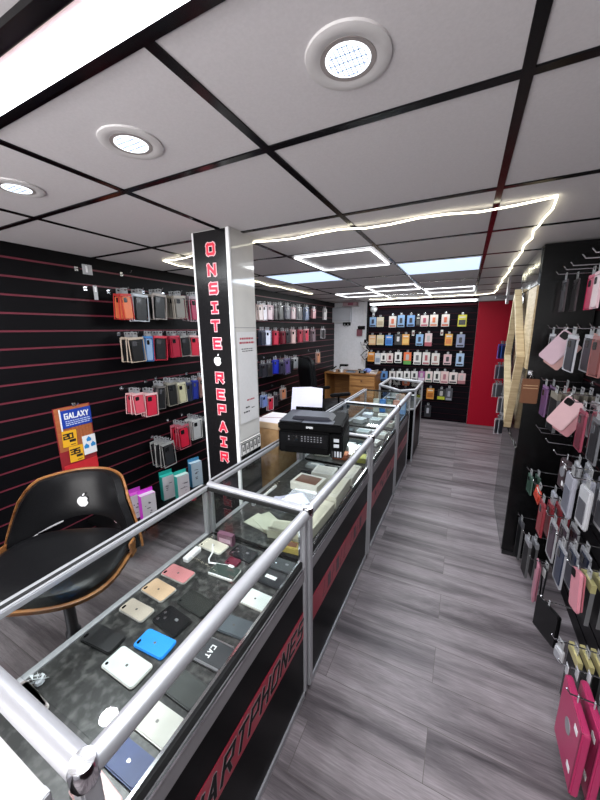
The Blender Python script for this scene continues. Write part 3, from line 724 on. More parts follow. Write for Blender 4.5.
# ================================================================== LEATHER CHAIR
t = thing('swivel_chair', 'black leather swivel chair with walnut shell and white emblem, behind the first case', 'chair', (-1.452, .612, 0), math.radians(31))
st = [(.0, .052), (.62, .056), (.86, .058), (.96, .050), (1.0, .034), (.99, .012), (.9, .0), (0, .0)]
MB().lathe([(r_, z_ + .63) for r_, z_ in reversed(st)], (0, -.02, 0), 48, .265, .22, 2.9).build('seat', LEATHER, t, smooth=True)
MB().lathe([(.0, .607), (.9, .610), (1.0, .625), (1.012, .641), (.99, .643), (.0, .633)], (0, -.02, 0), 48, .272, .227, 2.9).build('seat_shell', WALNUT, t, smooth=True)
def back_sheet(off, grow, n=28, mth=12, thick=.03):
    """curved backrest; off = distance behind the leather, grow = overhang of the rim"""
    mb = MB(); vs = []; H_ = {}
    def P(s, tt, d):
        a = abs(s)
        zt = .930 - .006 * a ** 2 - .075 * max(0, (a - .74) / .26) ** 2 + grow
        zb = .725 - .085 * a ** 2.2 - grow * .6
        z = zb + (zt - zb) * tt
        hw = (.272 - .062 * tt ** 1.3) + grow
        x = s * hw
        y = .235 - .17 * a ** 2.2 + .05 * tt - .0
        nrm = Vector((-.9 * math.copysign(a ** 1.2, s), -1, 0)).normalized()
        puff = (1 - s ** 4) * (1 - (2 * tt - 1) ** 4)
        return Vector((x, y, z)) - nrm * d + nrm * (puff * .012 if d == off and off == 0 else 0)
    for layer in (off, off + thick):
        for i in range(n + 1):
            for j in range(mth + 1): vs.append(P(-1 + 2 * i / n, j / mth, layer))
    W = mth + 1; B = (n + 1) * W; fs = []
    for i in range(n):
        for j in range(mth):
            q = i * W + j
            fs.append((q, q + 1, q + W + 1, q + W)); fs.append((B + q, B + q + W, B + q + W + 1, B + q + 1))
        fs.append((i * W, i * W + W, B + i * W + W, B + i * W)); e = i * W + mth
        fs.append((e, B + e, B + e + W, e + W))
    for j in range(mth):
        fs.append((j, B + j, B + j + 1, j + 1)); e = n * W + j
        fs.append((e, e + 1, B + e + 1, B + e))
    mb.add(vs, fs); return mb, P
mb, P = back_sheet(0, 0)
bk = mb.build('backrest', LEATHER, t, smooth=True)
mb2, _ = back_sheet(.031, .006, thick=.010)
mb2.build('backrest_shell', WALNUT, t, smooth=True)
pc = P(-.07, .40, 0); nn = Vector((0, -1, 0))
a = MB(); fruit(a, pc + Vector((0, -.0045, -.006)), (1, 0, .0), (0, .10, 1), (0, -1, .1), .064, .0035); a.build('fruit_emblem', WHITE, bk)
for sx in (-1, 1):
    MB().b2((sx * .272 - .006, .035, .62), (sx * .272 + .006, .085, .69)).build('side_bracket', WALNUT, t, bevel=.003)
    MB().lathe([(0, -.004), (.007, -.004), (.007, .004), (0, .004)], (sx * .266, .03, .665), 10).build('bolt', CHROME, t)
MB().lathe([(.22, 0), (.215, .012), (.05, .025), (.032, .04), (0, .04)], (0, 0, 0), 36).build('base', CHROME, t, smooth=True)
MB().lathe([(.03, .03), (.03, .30), (.022, .31), (.022, .61), (0, .61)], (0, 0, 0), 20).build('gas_lift', M('55555a', .3, .8), t, smooth=True)

# ================================================================== PEGS AND PACKS
def hook(label, x, y, z, length, rz, group=None, up=.02, r=.0028):
    """peg hook: base at (x,y,z) on the wall, pointing along local -Y"""
    t = thing('peg_hook', label, 'hook', (x, y, z), rz, group)
    MB().tube([(0, 0, 0), (0, -length + .012, .004), (0, -length, .004 + up)], r, 6).build('rod', STEEL, t, smooth=True)
    MB().b2((-.012, -.006, -.012), (.012, 0, .014)).build('bracket', STEEL, t, bevel=.001)
    return t

def pack(label, loc, rz, w, h, col, prod, style, group=None, ry=0., sleeve=False, rx=0., cat='pack'):
    """hanging retail pack: origin at the hang hole, front faces local -Y"""
    t = thing('hanging_pack', label, cat, loc, rz, group, rx=rx, ry=ry)
    cm = M(col, .4, 0, .07, 30); pm = M(prod, .35, 0, .07, 40)
    tb = MB(); tw = .036
    tb.b2((-tw / 2, -.001, -.030), (-.008, .001, .012)); tb.b2((.008, -.001, -.030), (tw / 2, .001, .012)); tb.b2((-.008, -.001, .006), (.008, .001, .012)); tb.b2((-.008, -.001, -.03), (.008, .001, -.006))
    if style in ('bare', 'book', 'folio'):
        zc = -.02
    else:
        tb.build('hang_tab', M('8c8c8e', .3), t)
    top = -.026; H = h - .03; cz = top - H / 2
    sh = ((w * .42) if ry > .3 else 0) if style in ('bare', 'book', 'folio') else 0      # askew ones hang by a corner
    dz = -.016 if style in ('bare', 'book', 'folio') else 0
    if dz: MB().b2((-.004, -.001, -.03), (.004, .001, .012)).build('hang_loop', M('a0a0a4', .3), t)
    pr = lambda mb, ww, hh, r_, cx, cz_, y0, th: mb.prism(rrect(ww, hh, r_, cx + sh, cz_ + dz), th, (0, y0, 0), (1, 0, 0), (0, 0, 1), (0, -1, 0))
    if style in ('plain', 'phone', 'band'):
        pr(MB(), w, H, .006, 0, cz, .0015, .003).build('card', cm, t)
        if style == 'phone':
            pr(MB(), w * .36, H * .44, .008, 0, cz + H * .05, -.0015, .010).build('product', pm, t, bevel=.002)
            if col[0] not in '123': pr(MB(), w * .8, H * .13, .002, 0, cz - H * .38, -.0015, .0008).build('print_band', M(prod, .5), t)
        elif style == 'plain':
            pr(MB(), w * .78, H * .42, .004, 0, cz - H * .14, -.0015, .006).build('product', pm, t, bevel=.0015)
            pr(MB(), w * .7, H * .12, .002, 0, cz + H * .30, -.0015, .0008).build('print_band', M('d8d4cc', .5), t)
        else:
            pr(MB(), w, H * .3, .004, 0, cz - H * .35, -.0015, .0008).build('print_band', pm, t)
            pr(MB(), w * .4, H * .45, .006, 0, cz + H * .1, -.0015, .010).build('product', M('b8b4b4', .3), t, bevel=.002)
    elif style == 'case':           # phone case in a clear hanging bag
        cw, ch = min(w * .78, .086), min(H * .86, .165)
        k = pr(MB(), cw, ch, .012, 0, cz - H * .04, .004, .009).build('phone_case', pm, t, bevel=.002)
        pr(MB(), cw * .42, ch * .22, .006, -cw * .2, cz - H * .04 + ch * .34, -.005, .0016).build('camera_window', M('1a1a1c', .2) if prod[0] not in '01' else M('4a4a4e', .2), k)
        pr(MB(), w, H * .09, .003, 0, top - H * .045, .003, .0065).build('header_card', cm, t)
        ed = MB()
        for sx in (-1, 1): ed.b2((sx * w / 2 - .0013, -.004, top - H), (sx * w / 2 + .0013, .004, top - H * .1))
        ed.b2((-w / 2, -.004, top - H - .002), (w / 2, .004, top - H + .002)); ed.build('bag_edge', M(col, .25, 0, .1), t)
    elif style == 'slab':           # slim boxed screen protector with a coloured edge
        MB().b2((-w / 2, -.006, top - H), (w / 2, .006, top)).build('box', M(prod, .4, 0, .05, 60, .1), t, bevel=.002)
        fr = MB(); 
        for sx in (-1, 1): fr.b2((sx * w / 2 - .0012, -.0066, top - H - .001), (sx * w / 2 + .0012, .0066, top - .03))
        fr.build('edge_trim', M('626264', .3, .3), t)
        MB().b2((-w / 2 - .001, -.008, top - .03), (w / 2 + .001, .008, top + .003)).build('top_band', M(col, .3, .4), t)
    elif style == 'bare':           # loose phone case hooked by its corner
        k = pr(MB(), w, h, .014, 0, -h * .42, .006, .011).build('phone_case', cm, t, bevel=.003)
        pr(MB(), w * .42, h * .2, .008, -w * .22, -h * .42 + h * .36, -.005, .002).build('camera_window', BLACK, k)
        pr(MB(), w * .95, h * .9, .01, .035 if sh else 0, -h * .42 - (.02 if sh else 0), .013, .005).build('back_card', pm, t)
    elif style == 'book':           # tablet folio
        pr(MB(), w, h, .012, 0, -h * .5, .011, .022).build('cover', cm, t, bevel=.004)
        k = MB().lathe([(0, 0), (1, 0), (1, .002), (0, .002)], (0, 0, 0), 24, .026, .026); vs = [(x + sh, -.0112 - z, -h * .42 + y + dz) for x, y, z in k.v]; k.v = vs; k.build('round_window', M('8a8a90', .3, .3), t)
        for z in (-.18, -.78): pr(MB(), .03, .022, .002, w * .28, h * z, -.0112, .001).build('sticker', WHITE, t)
        MB().b2((w / 2 - .012 + sh, -.0125, -h * .98 + dz), (w / 2 - .005 + sh, .012, -h * .02 + dz)).build('elastic_band', M(prod, .5), t)
    elif style == 'folio':
        pr(MB(), w, h, .012, 0, -h * .5, .010, .018).build('cover', cm, t, bevel=.004)
        pr(MB(), w * .96, h * .03, .002, 0, -h * .94, -.008, .0012).build('closing_flap', pm, t)
    elif style == 'bag':            # soft pouch
        pr(MB(), w, H, .012, 0, cz, .008, .016).build('pouch', cm, t, bevel=.006)
        pr(MB(), w * .7, H * .55, .006, 0, cz - H * .1, -.008, .002).build('product', pm, t)
    elif style == 'tag':            # cable with a white paper tag
        MB().tube([(-.01, 0, -.02), (-.02, -.004, -.08), (-.012, -.004, -h), (.012, -.004, -h), (.02, -.004, -.08), (.01, 0, -.02)], .0045, 6).build('cord', pm, t, smooth=True)
        pr(MB(), .035, .05, .003, 0, -.055, -.008, .001).build('paper_tag', cm, t)
    return t

R90 = PI / 2
# back wall
seen = {}
for x, z, w, h, col, prod, d, st, k, row in [
 (-1.54, 1.846, 0.118, 0.202, '8fb3dc', '1c2740', 'pale blue', 'phone', 0, 'top'),
 (-1.408, 1.843, 0.126, 0.2, 'd8cdb4', 'b9a98c', 'cream', 'plain', 1, 'top'),
 (-1.188, 1.854, 0.139, 0.224, 'e6dfd8', 'd8704a', 'white and orange', 'phone', 2, 'top'),
 (-1.043, 1.867, 0.119, 0.232, '8db6e4', '20283a', 'sky blue', 'phone', 3, 'top'),
 (-0.879, 1.862, 0.143, 0.219, '7aa6de', '1c2230', 'mid blue', 'phone', 4, 'top'),
 (-0.758, 1.842, 0.065, 0.183, '2a2624', '4a4644', 'small black', 'plain', 5, 'top'),
 (-0.656, 1.855, 0.128, 0.215, 'e4d8d6', 'c0506a', 'white and pink', 'phone', 6, 'top'),
 (-0.508, 1.861, 0.125, 0.222, 'e6e0da', 'e07a4a', 'white with orange foot', 'phone', 7, 'top'),
 (-0.33, 1.862, 0.122, 0.226, 'e4dcd8', 'd8602e', 'white with red-orange foot', 'phone', 8, 'top'),
 (-0.079, 1.848, 0.131, 0.215, 'd8cf2a', '20201a', 'bright yellow', 'plain', 9, 'top'),
 (-1.541, 1.526, 0.13, 0.207, 'dcae80', 'e0c8a0', 'orange-beige', 'plain', 0, 'second'),
 (-1.394, 1.526, 0.127, 0.204, 'dccfa6', 'c8b88a', 'sand yellow', 'plain', 1, 'second'),
 (-1.236, 1.525, 0.131, 0.213, '3f8ad8', '2a6ab8', 'strong blue', 'plain', 2, 'second'),
 (-1.076, 1.542, 0.121, 0.217, '2a2a2c', 'd8d8d8', 'black and white', 'phone', 3, 'second'),
 (-0.947, 1.541, 0.119, 0.215, 'e0a24a', 'e8c068', 'amber', 'plain', 4, 'second'),
 (-0.716, 1.54, 0.118, 0.221, '8ab4e0', '26344c', 'light blue with dark phone', 'phone', 5, 'second'),
 (-0.573, 1.556, 0.112, 0.245, 'dcc4c4', 'b04a5a', 'pink-white', 'band', 6, 'second'),
 (-0.255, 1.545, 0.113, 0.22, 'e6a83a', 'd87a2a', 'orange-yellow', 'plain', 7, 'second'),
 (-0.077, 1.537, 0.124, 0.236, '8a94b4', '2a2c3a', 'grey-blue', 'phone', 8, 'second'),
 (-1.551, 1.217, 0.139, 0.204, 'd8913a', 'b06a20', 'dark orange', 'plain', 0, 'third'),
 (-1.426, 1.201, 0.103, 0.232, 'c8ccd2', '8a94a4', 'pale grey', 'plain', 1, 'third'),
 (-1.318, 1.203, 0.105, 0.208, 'e6e4e0', '1e1e20', 'white with black cable', 'phone', 2, 'third'),
 (-1.205, 1.205, 0.114, 0.206, 'e2d4d0', '7a3038', 'white with dark red print', 'phone', 3, 'third'),
 (-1.059, 1.226, 0.122, 0.221, 'e6e6e4', '1a1c22', 'white with black plug', 'phone', 4, 'third'),
 (-0.899, 1.229, 0.13, 0.247, 'e6703a', '5aa048', 'red green and orange', 'band', 5, 'third'),
 (-0.732, 1.233, 0.126, 0.251, 'dedcd8', '6a6a6c', 'white and grey', 'phone', 6, 'third'),
 (-0.586, 1.235, 0.12, 0.258, 'dcd8d4', 'b05a62', 'white with pink inset', 'phone', 7, 'third'),
 (-0.436, 1.222, 0.127, 0.228, 'dedad4', 'a88078', 'white with tan inset', 'phone', 8, 'third'),
 (-0.248, 1.209, 0.123, 0.208, 'd8b4b8', '3a3038', 'pink with dark car plug', 'phone', 9, 'third'),
 (-0.059, 1.229, 0.119, 0.241, 'a8c2e2', '1c2434', 'ice blue', 'phone', 10, 'third'),
 (-1.296, 0.874, 0.136, 0.205, '5a86c0', '14203a', 'blue with black earphone', 'phone', 0, 'fourth'),
 (-1.147, 0.881, 0.111, 0.184, 'd8d2d0', '3a3436', 'white with grey adapter', 'phone', 1, 'fourth'),
 (-1.018, 0.887, 0.112, 0.193, 'e4e2e0', '28282a', 'white with slim black cable', 'phone', 2, 'fourth'),
 (-0.89, 0.893, 0.11, 0.191, 'e6e4e2', '1e1e20', 'white with black adapter', 'phone', 3, 'fourth'),
 (-0.762, 0.899, 0.111, 0.189, 'dedcda', '2a2a2e', 'white with black holder', 'phone', 4, 'fourth'),
 (-0.642, 0.904, 0.103, 0.194, 'a8609a', 'd8c8d8', 'purple-pink', 'band', 5, 'fourth'),
 (-0.521, 0.91, 0.12, 0.221, 'e2d2ce', '2e5a48', 'white and rose with green plug', 'phone', 6, 'fourth'),
 (-0.391, 0.916, 0.108, 0.225, 'e4e0dc', '1e1e20', 'white with long black plug', 'phone', 7, 'fourth'),
 (-0.27, 0.921, 0.122, 0.24, 'e0c4c0', 'b0707a', 'blush pink', 'phone', 8, 'fourth'),
 (-0.136, 0.91, 0.131, 0.221, 'e2d4d0', '26262a', 'white and blush with black charger', 'phone', 9, 'fourth'),
 (-0.006, 0.9, 0.114, 0.208, 'd8b8b6', 'a86a70', 'dusty pink', 'band', 10, 'fourth'),
 (-0.477, 0.613, 0.121, 0.221, 'd8933a', 'a8601e', 'orange-brown', 'plain', 0, 'fifth'),
 (-0.299, 0.608, 0.117, 0.211, '26262a', 'b8c02a', 'black with lime label', 'band', 1, 'fifth'),
 (-0.178, 0.634, 0.109, 0.278, '4a4a52', '9a9aa8', 'grey with chrome', 'phone', 2, 'fifth'),
 (-0.496, 0.306, 0.106, 0.255, '2a2a30', 'b8b8c0', 'black with chrome lower', 'phone', 0, 'bottom'),
]:
    w = max(.06, min(w, .128)); h = max(.17, min(h, .245))
    z0 = z - .012
    nm = f'{d} pack, {ORD[k]} from left, {row} row, back wall'
    pack(nm, (x, 6.03, z0), 0, w, h, col, prod, st)
    hook(f'peg hook of the {d} pack, {row} row, back wall', x, 6.088, z0 - .002, .075, 0, up=.01, r=.002)
for k, (x, z) in enumerate(((-.83, 1.545), (-.37, 1.55))):
    t = thing('price_tag', 'small white tag on a bare hook, second row on the back wall, ' + ['left' if k == 0 else 'right'][0] + ' one', 'tag', (x, 6.05, z + .022))
    MB().b2((-.02, -.002, -.09), (.02, 0, 0)).build('card', WHITEP, t); MB().b2((-.014, -.0028, -.07), (.014, -.0018, -.03)).build('print', M('8a5a5a', .5), t)
    hook('bare peg hook with a small white tag, second row, ' + ['left one' if k == 0 else 'right one'][0], x, 6.088, z + .012, .06, 0, up=.01, r=.002)
# left wall, in front of the column and behind it
BEH = ['front', 'second', 'third', 'fourth', 'fifth']
for table, where in (([
 (1.561, 1.891, 0.076, 0.202, 'c8403c', 'e07a50', 'coral red', 3, 0, 'top'),
 (1.679, 1.897, 0.149, 0.218, 'ccd4de', '1b1c20', 'white with black phone case', 3, 1, 'top'),
 (1.851, 1.914, 0.178, 0.217, 'b8b0ac', '1a1a1c', 'clear with tall black case', 4, 2, 'top'),
 (2.043, 1.917, 0.192, 0.207, 'b4aca2', '8a8680', 'beige clear', 4, 3, 'top'),
 (2.211, 1.925, 0.118, 0.236, 'b0a0a8', 'b04060', 'pink and black', 3, 4, 'top'),
 (1.599, 1.593, 0.145, 0.206, 'b8a898', '18181a', 'clear with black and yellow case', 4, 0, 'second'),
 (1.713, 1.599, 0.061, 0.215, '3a7ab8', '88a0c0', 'blue edged', 2, 1, 'second'),
 (1.821, 1.598, 0.141, 0.216, 'c8384a', '1c1c20', 'red framed black case', 4, 2, 'second'),
 (1.96, 1.597, 0.093, 0.202, 'b83048', 'a02038', 'deep red', 3, 3, 'second'),
 (2.067, 1.596, 0.1, 0.2, '8a8884', '18181a', 'clear with black case', 3, 4, 'second'),
 (2.187, 1.595, 0.12, 0.208, 'd0a8a8', 'c02a40', 'bright red case', 3, 5, 'second'),
 (1.566, 1.188, 0.089, 0.185, 'd8a8aa', 'c85060', 'pale pink clear', 3, 0, 'third'),
 (1.681, 1.169, 0.106, 0.209, 'dcb4b4', 'c02840', 'rosy pink with red case', 3, 1, 'third'),
 (1.784, 1.209, 0.066, 0.215, '6a6664', '1a1a1c', 'smoky with black case', 3, 2, 'third'),
 (1.884, 1.22, 0.091, 0.222, '8a867c', '202020', 'grey with black and yellow case', 3, 3, 'third'),
 (1.984, 1.206, 0.087, 0.204, 'c4c0a8', 'b4b090', 'cream', 3, 4, 'third'),
 (2.073, 1.194, 0.069, 0.193, '3a4058', '20263c', 'navy', 3, 5, 'third'),
 (2.151, 1.202, 0.06, 0.197, '2a3a98', '1e2c80', 'royal blue', 2, 6, 'third'),
 (2.228, 1.219, 0.063, 0.211, '9a7a74', '806058', 'dusty brown', 2, 7, 'third'),
 (1.964, 0.832, 0.22, 0.239, 'b05a68', 'c0203a', 'crimson clear', 4, 0, 'fourth'),
 (2.132, 0.845, 0.147, 0.214, 'c4c4c2', 'a8a8a8', 'frosty white', 4, 1, 'fourth'),
 (2.244, 0.799, 0.079, 0.193, '3a3a3c', '1a1a1c', 'plain black', 3, 2, 'fourth'),
 (1.786, 0.732, 0.267, 0.237, '9a9a98', '28282a', 'clear grey with black phone case', 5, 0, 'fifth'),
], 'left of column'), ([
 (3.243, 1.918, 0.09, 0.2, 'c8b0a8', 'd8c8c4', 'cream floral', 2, 0, 'top'),
 (3.339, 1.925, 0.094, 0.205, 'd8c8cc', 'e0d8dc', 'white floral', 2, 1, 'top'),
 (3.466, 1.928, 0.156, 0.198, 'd0b0b8', 'e0c8cc', 'pinkish white', 2, 2, 'top'),
 (3.588, 1.93, 0.063, 0.197, '4a4248', '2a2428', 'dark plum', 2, 3, 'top'),
 (3.711, 1.944, 0.168, 0.209, '2a282a', '161618', 'black', 2, 4, 'top'),
 (3.904, 1.946, 0.163, 0.197, '8a8690', '60606c', 'mid grey', 2, 5, 'top'),
 (4.068, 1.934, 0.138, 0.185, 'c8a4ac', 'd8c0c4', 'blush and white', 2, 6, 'top'),
 (4.24, 1.949, 0.186, 0.201, 'c4c4c8', '2a2a30', 'white and black', 2, 7, 'top'),
 (4.479, 1.959, 0.227, 0.213, '8a96b0', '5a6a8c', 'blue-grey', 2, 8, 'top'),
 (4.748, 1.949, 0.21, 0.171, 'b07880', 'c08a90', 'dusty pink', 2, 9, 'top'),
 (5.203, 1.975, 0.268, 0.212, 'a8a0a4', 'c8c4c4', 'sparkly silver', 2, 10, 'top'),
 (3.278, 1.633, 0.089, 0.202, '3a3e50', '1e2230', 'dark navy', 2, 0, 'second'),
 (3.398, 1.63, 0.13, 0.203, 'c4c4d8', 'd4d4e0', 'lavender white', 2, 1, 'second'),
 (3.588, 1.626, 0.188, 0.203, 'b02a3c', 'c03048', 'bright red', 2, 2, 'second'),
 (3.765, 1.619, 0.092, 0.191, '802030', '6a1828', 'dark red', 2, 3, 'second'),
 (3.885, 1.619, 0.131, 0.186, '3e3a40', '26242a', 'charcoal', 2, 4, 'second'),
 (4.057, 1.636, 0.186, 0.214, 'c8a4a4', 'd4b4b0', 'pinkish cream', 2, 5, 'second'),
 (4.283, 1.636, 0.181, 0.204, 'b84858', 'a83848', 'rose red', 2, 6, 'second'),
 (4.473, 1.645, 0.163, 0.205, 'd0a0a4', 'b83048', 'red and white striped', 2, 7, 'second'),
 (4.721, 1.632, 0.238, 0.21, '8a7078', '706068', 'mauve grey', 2, 8, 'second'),
 (5.129, 1.647, 0.394, 0.186, 'b8b4b8', '1c1c1e', 'white edged black', 2, 9, 'second'),
 (3.279, 1.241, 0.126, 0.188, '3a3a42', '202028', 'blackish blue', 2, 0, 'third'),
 (3.412, 1.24, 0.125, 0.194, '4a4a50', '18181a', 'smoky black', 2, 1, 'third'),
 (3.564, 1.265, 0.142, 0.205, '2030a8', '1828a0', 'royal blue', 2, 2, 'third'),
 (3.721, 1.226, 0.129, 0.184, '4a4658', '2e2c3c', 'dark violet', 2, 3, 'third'),
 (3.859, 1.257, 0.117, 0.237, '787090', '5a4a80', 'purple-grey', 2, 4, 'third'),
 (3.986, 1.238, 0.097, 0.192, '2e2c30', '141416', 'jet black', 2, 5, 'third'),
 (4.115, 1.248, 0.129, 0.179, 'c4c4c4', 'a4a4a8', 'plain white', 2, 6, 'third'),
 (4.914, 1.275, 0.229, 0.206, 'a89490', 'c08060', 'clear with orange top', 2, 7, 'third'),
 (3.269, 0.859, 0.108, 0.173, '8a98b8', '6a7ab0', 'bluish white', 2, 0, 'fourth'),
 (3.416, 0.811, 0.157, 0.198, 'c8b8bc', 'c02840', 'white with red square', 2, 1, 'fourth'),
 (3.553, 0.809, 0.079, 0.173, '504448', '302830', 'dark mixed', 2, 2, 'fourth'),
 (3.743, 0.867, 0.246, 0.138, 'b0a4a0', 'c07a58', 'clear with orange tab', 2, 3, 'fourth'),
], 'left wall past column')):
    for y, z, w, h, col, prod, d, n, k, row in table:
        w = max(.065, min(w, .118)); h = max(.175, min(h, .24)); z0 = z - .012
        if 'tall black case' in d: z0 += .0
        hook(f'peg hook of the {d} packs, {row} row, {where}', XL, y, z0 - .004, .225, R90, up=.014)
        for i in range(n):
            x = -2.135 - i * .034
            st = 'case'
            lb = f'{d} pack, front of {ORD[k]} hook, {row} row, {where}' if i == 0 else f'{d} pack, {BEH[i]} along {ORD[k]} hook, {row} row, {where}'
            pack(lb, (x, y + (i % 2) * .006, z0), R90 + (.10 if i % 2 else -.06), w, h, col, prod, st, ry=(-.05, .04, .07, -.03)[(i + k) % 4], sleeve=(i == 0 and where == 'left of column'))
# bare hooks and a socket at top left
for k, (y, z) in enumerate(((1.36, 2.0), (1.40, 1.88), (1.68, 2.01))):
    hook(['bare hook with a clear label holder at the top of the left wall', 'bare hook just below the label-holder hook on the left wall', 'bare hook above the white packs, top of the left wall'][k], XL, y, z, .12, R90, up=.012)
t = thing('label_holder', 'clear plastic label holder hanging on a bare hook, top of left wall', 'label holder', (-2.2, 1.36, 1.985), R90)
MB().b2((-.03, -.004, -.03), (.03, 0, .03)).build('plate', M('a8a8ac', .15), t); MB().b2((-.012, -.006, -.018), (.0, -.004, .022)).build('clip', WHITE, t)
t = thing('label_holder', 'small clear label strip hanging below the label holder, left wall', 'label holder', (-2.21, 1.40, 1.883), R90)
MB().b2((-.012, -.004, -.08), (.012, 0, .01)).build('plate', M('a0a0a4', .15), t); MB().b2((-.006, -.006, -.03), (.006, -.004, .0)).build('clip', WHITE, t)

# poster
t = thing('poster', 'chocolate-brown poster with blue header and yellow price cards, hung on the left wall', 'poster', (-2.3202, 1.20, 1.115), R90)
t.scale = (1.04, 1, 1.04)
MB().b2((-.112, -.004, -.46), (.112, 0, .0)).build('board', M('8a2028', .5, 0, .2, 18), t)
cb = MB()
for i in range(6):
    for j in range(6):
        cx, cz = -.012 + .021 * i, -.015 - .034 * j - .06
        cb.b2((cx - .009, -.010, cz - .015), (cx + .009, -.004, cz + .015))
for j in range(7):
    cb.b2((-.108, -.009, -.03 - .04 * j), (-.085, -.004, -.002 - .04 * j))
cb.b2((-.108, -.0055, -.285), (.106, -.0038, -.002)); cb.build('chocolate_pattern', M('a8623c', .4, 0, .1, 20), t, bevel=.002)
hd = MB().b2((-.075, -.014, -.135), (.108, -.0105, -.02)).build('blue_header', M('1c3c9c', .35), t)
MB().b2((-.083, -.0125, -.15), (-.075, -.0095, -.01)).build('header_edge', WHITE, hd)
a = MB(); word(a, 'GALAXY', (-.055, -.0142, -.075), (1, 0, 0), (0, 0, 1), (0, -1, 0), .017, .032, .0035, .0255, t=.001); a.build('lettering', WHITE, hd)
a = MB(); rr = random.Random(4)
for z in (-.095, -.108, -.12):
    x = -.055
    while x < .085:
        l = rr.uniform(.008, .02); a.b2((x, -.0152, z), (x + l, -.0142, z + .005)); x += l + .004
a.build('small_print', M('c4d0e8', .5), hd)
for (cx, cz, s_) in ((-.045, -.205, '20'), (-.018, -.315, '35')):
    cdd = MB().box((cx, -.013, cz), (.085, .003, .105), Matrix.Rotation(.04, 3, 'Y')).build('price_card', M('e6ac28', .45), t)
    a = MB(); word(a, s_, (cx - .034, -.0148, cz + .002), (1, 0, 0), (0, 0, 1), (0, -1, 0), .022, .03, .0042, .031, t=.001)
    a.b2((cx - .004, -.0158, cz - .024), (cx + .034, -.0148, cz - .008)); a.b2((cx - .0, -.0158, cz - .044), (cx + .03, -.0148, cz - .04)); a.build('price_print', M('1c1a18', .5), cdd)
wc = MB().b2((.028, -.015, -.345), (.112, -.0125, -.215)).build('white_card', WHITE, t)
a = MB()
for (px, pz) in ((.068, -.245), (.048, -.29), (.092, -.285)):
    a.prism([(px - .014, pz - .012), (px + .014, pz - .012), (px + .016, pz + .004), (px, pz + .022), (px - .016, pz + .004)], .001, (0, -.0152, 0), (1, 0, 0), (0, 0, 1), (0, -1, 0))
a.build('blue_mark', M('2c84c4', .4), wc)
MB().b2((-.10, -.012, -.455), (.108, -.005, -.38)).build('red_foot', M('c02830', .45, 0, .15, 30), t)
hook('peg hook holding the brown poster on the left wall', XL, 1.215, 1.12, .06, R90, up=.012)

# boxes on the low ledge
t = thing('ledge', 'low black ledge along the left slat wall carrying boxed accessories', 'shelf', (-2.08, 1.9, 0))
MB().b2((-.238, -.72, .255), (.235, .62, .28)).build('top', BLACK, t, bevel=.003)
for sy in (-.5, 0, .5): MB().prism([(-.238, .255), (-.238, .05), (-.22, .05), (.15, .245), (.15, .255)], .02, (0, sy, 0), (1, 0, 0), (0, 0, 1), (0, 1, 0)).build('bracket', MATTBLACK, t)
def hangbox(label, y, x, col, face, h=.185, w=.105, dpt=.045, rz=R90 - .25, front='b8b4b8'):
    t = thing('accessory_box', label, 'box', (x, y, .2815), rz)
    MB().b2((-w / 2, -dpt / 2, 0), (w / 2, dpt / 2, h)).build('carton', M(col, .45), t, bevel=.001)
    f = MB().b2((-w / 2 + .004, -dpt / 2 - .0012, .004), (w / 2 - .001, -dpt / 2, h - .002)).build('front_face', M(front, .45), t)
    MB().b2((-w / 2, dpt / 2 - .003, h), (w / 2, dpt / 2, h + .03)).build('hang_flap', M(col, .45), t)
    MB().b2((-w / 2 + .001, -dpt / 2 + .001, h), (w / 2 - .001, dpt / 2 - .004, h + .0012)).build('top_face', M(face, .45), t)
    a = MB(); rr = random.Random(int(y * 100))
    for k in range(6):
        xx, zz = rr.uniform(-w * .3, w * .1), rr.uniform(.03, h * .7); a.b2((xx, -dpt / 2 - .0022, zz), (xx + rr.uniform(.008, .03), -dpt / 2 - .0012, zz + rr.uniform(.003, .009)))
    a.build('print', M('55505a', .5), f)
hangbox('teal-sided box, nearer of the two teal boxes on the low ledge', 1.715, -1.93, '1e9c90', 'bcd0cc', .20)
hangbox('teal-sided box, farther of the two teal boxes on the low ledge', 1.66, -2.03, '178a80', '2aa498', .20)
hangbox('steel blue box standing alone right of the teal boxes on the ledge', 1.925, -1.99, '3a7ca4', 'b8ccd4', .215, front='a8b8c4')
hangbox('magenta-sided box at the front of the ledge behind the chair', 1.40, -1.94, 'c030c0', 'cfc4d0', .185)
hangbox('magenta box standing behind the front magenta box on the ledge', 1.36, -2.02, 'a83aa8', 'b850b0', .185)
hangbox('pale pink box at the back of the ledge behind the magenta boxes', 1.30, -2.09, 'c8a8b0', 'd8ccd0', .18)
phone(-1.90, 2.10, .14, .07, .5, '16141a', 'black phone lying flat on the ledge beside the blue box', 'plain', z=.2805)
phone(-1.90, 1.90, .13, .066, 1.0, '1c1c20', 'dark phone lying flat on the ledge before the blue box', 'plain', z=.2805)
t = thing('red_packet', 'dark red packet lying flat on the ledge before the teal boxes', 'packet', (-1.87, 1.71, .2805), .6)
MB().prism(rrect(.12, .06, .006), .012).build('packet', M('8a1c30', .4), t, bevel=.002); MB().b2((-.03, -.015, .012), (.03, .015, .0128)).build('label_panel', M('b08a90', .5), t)
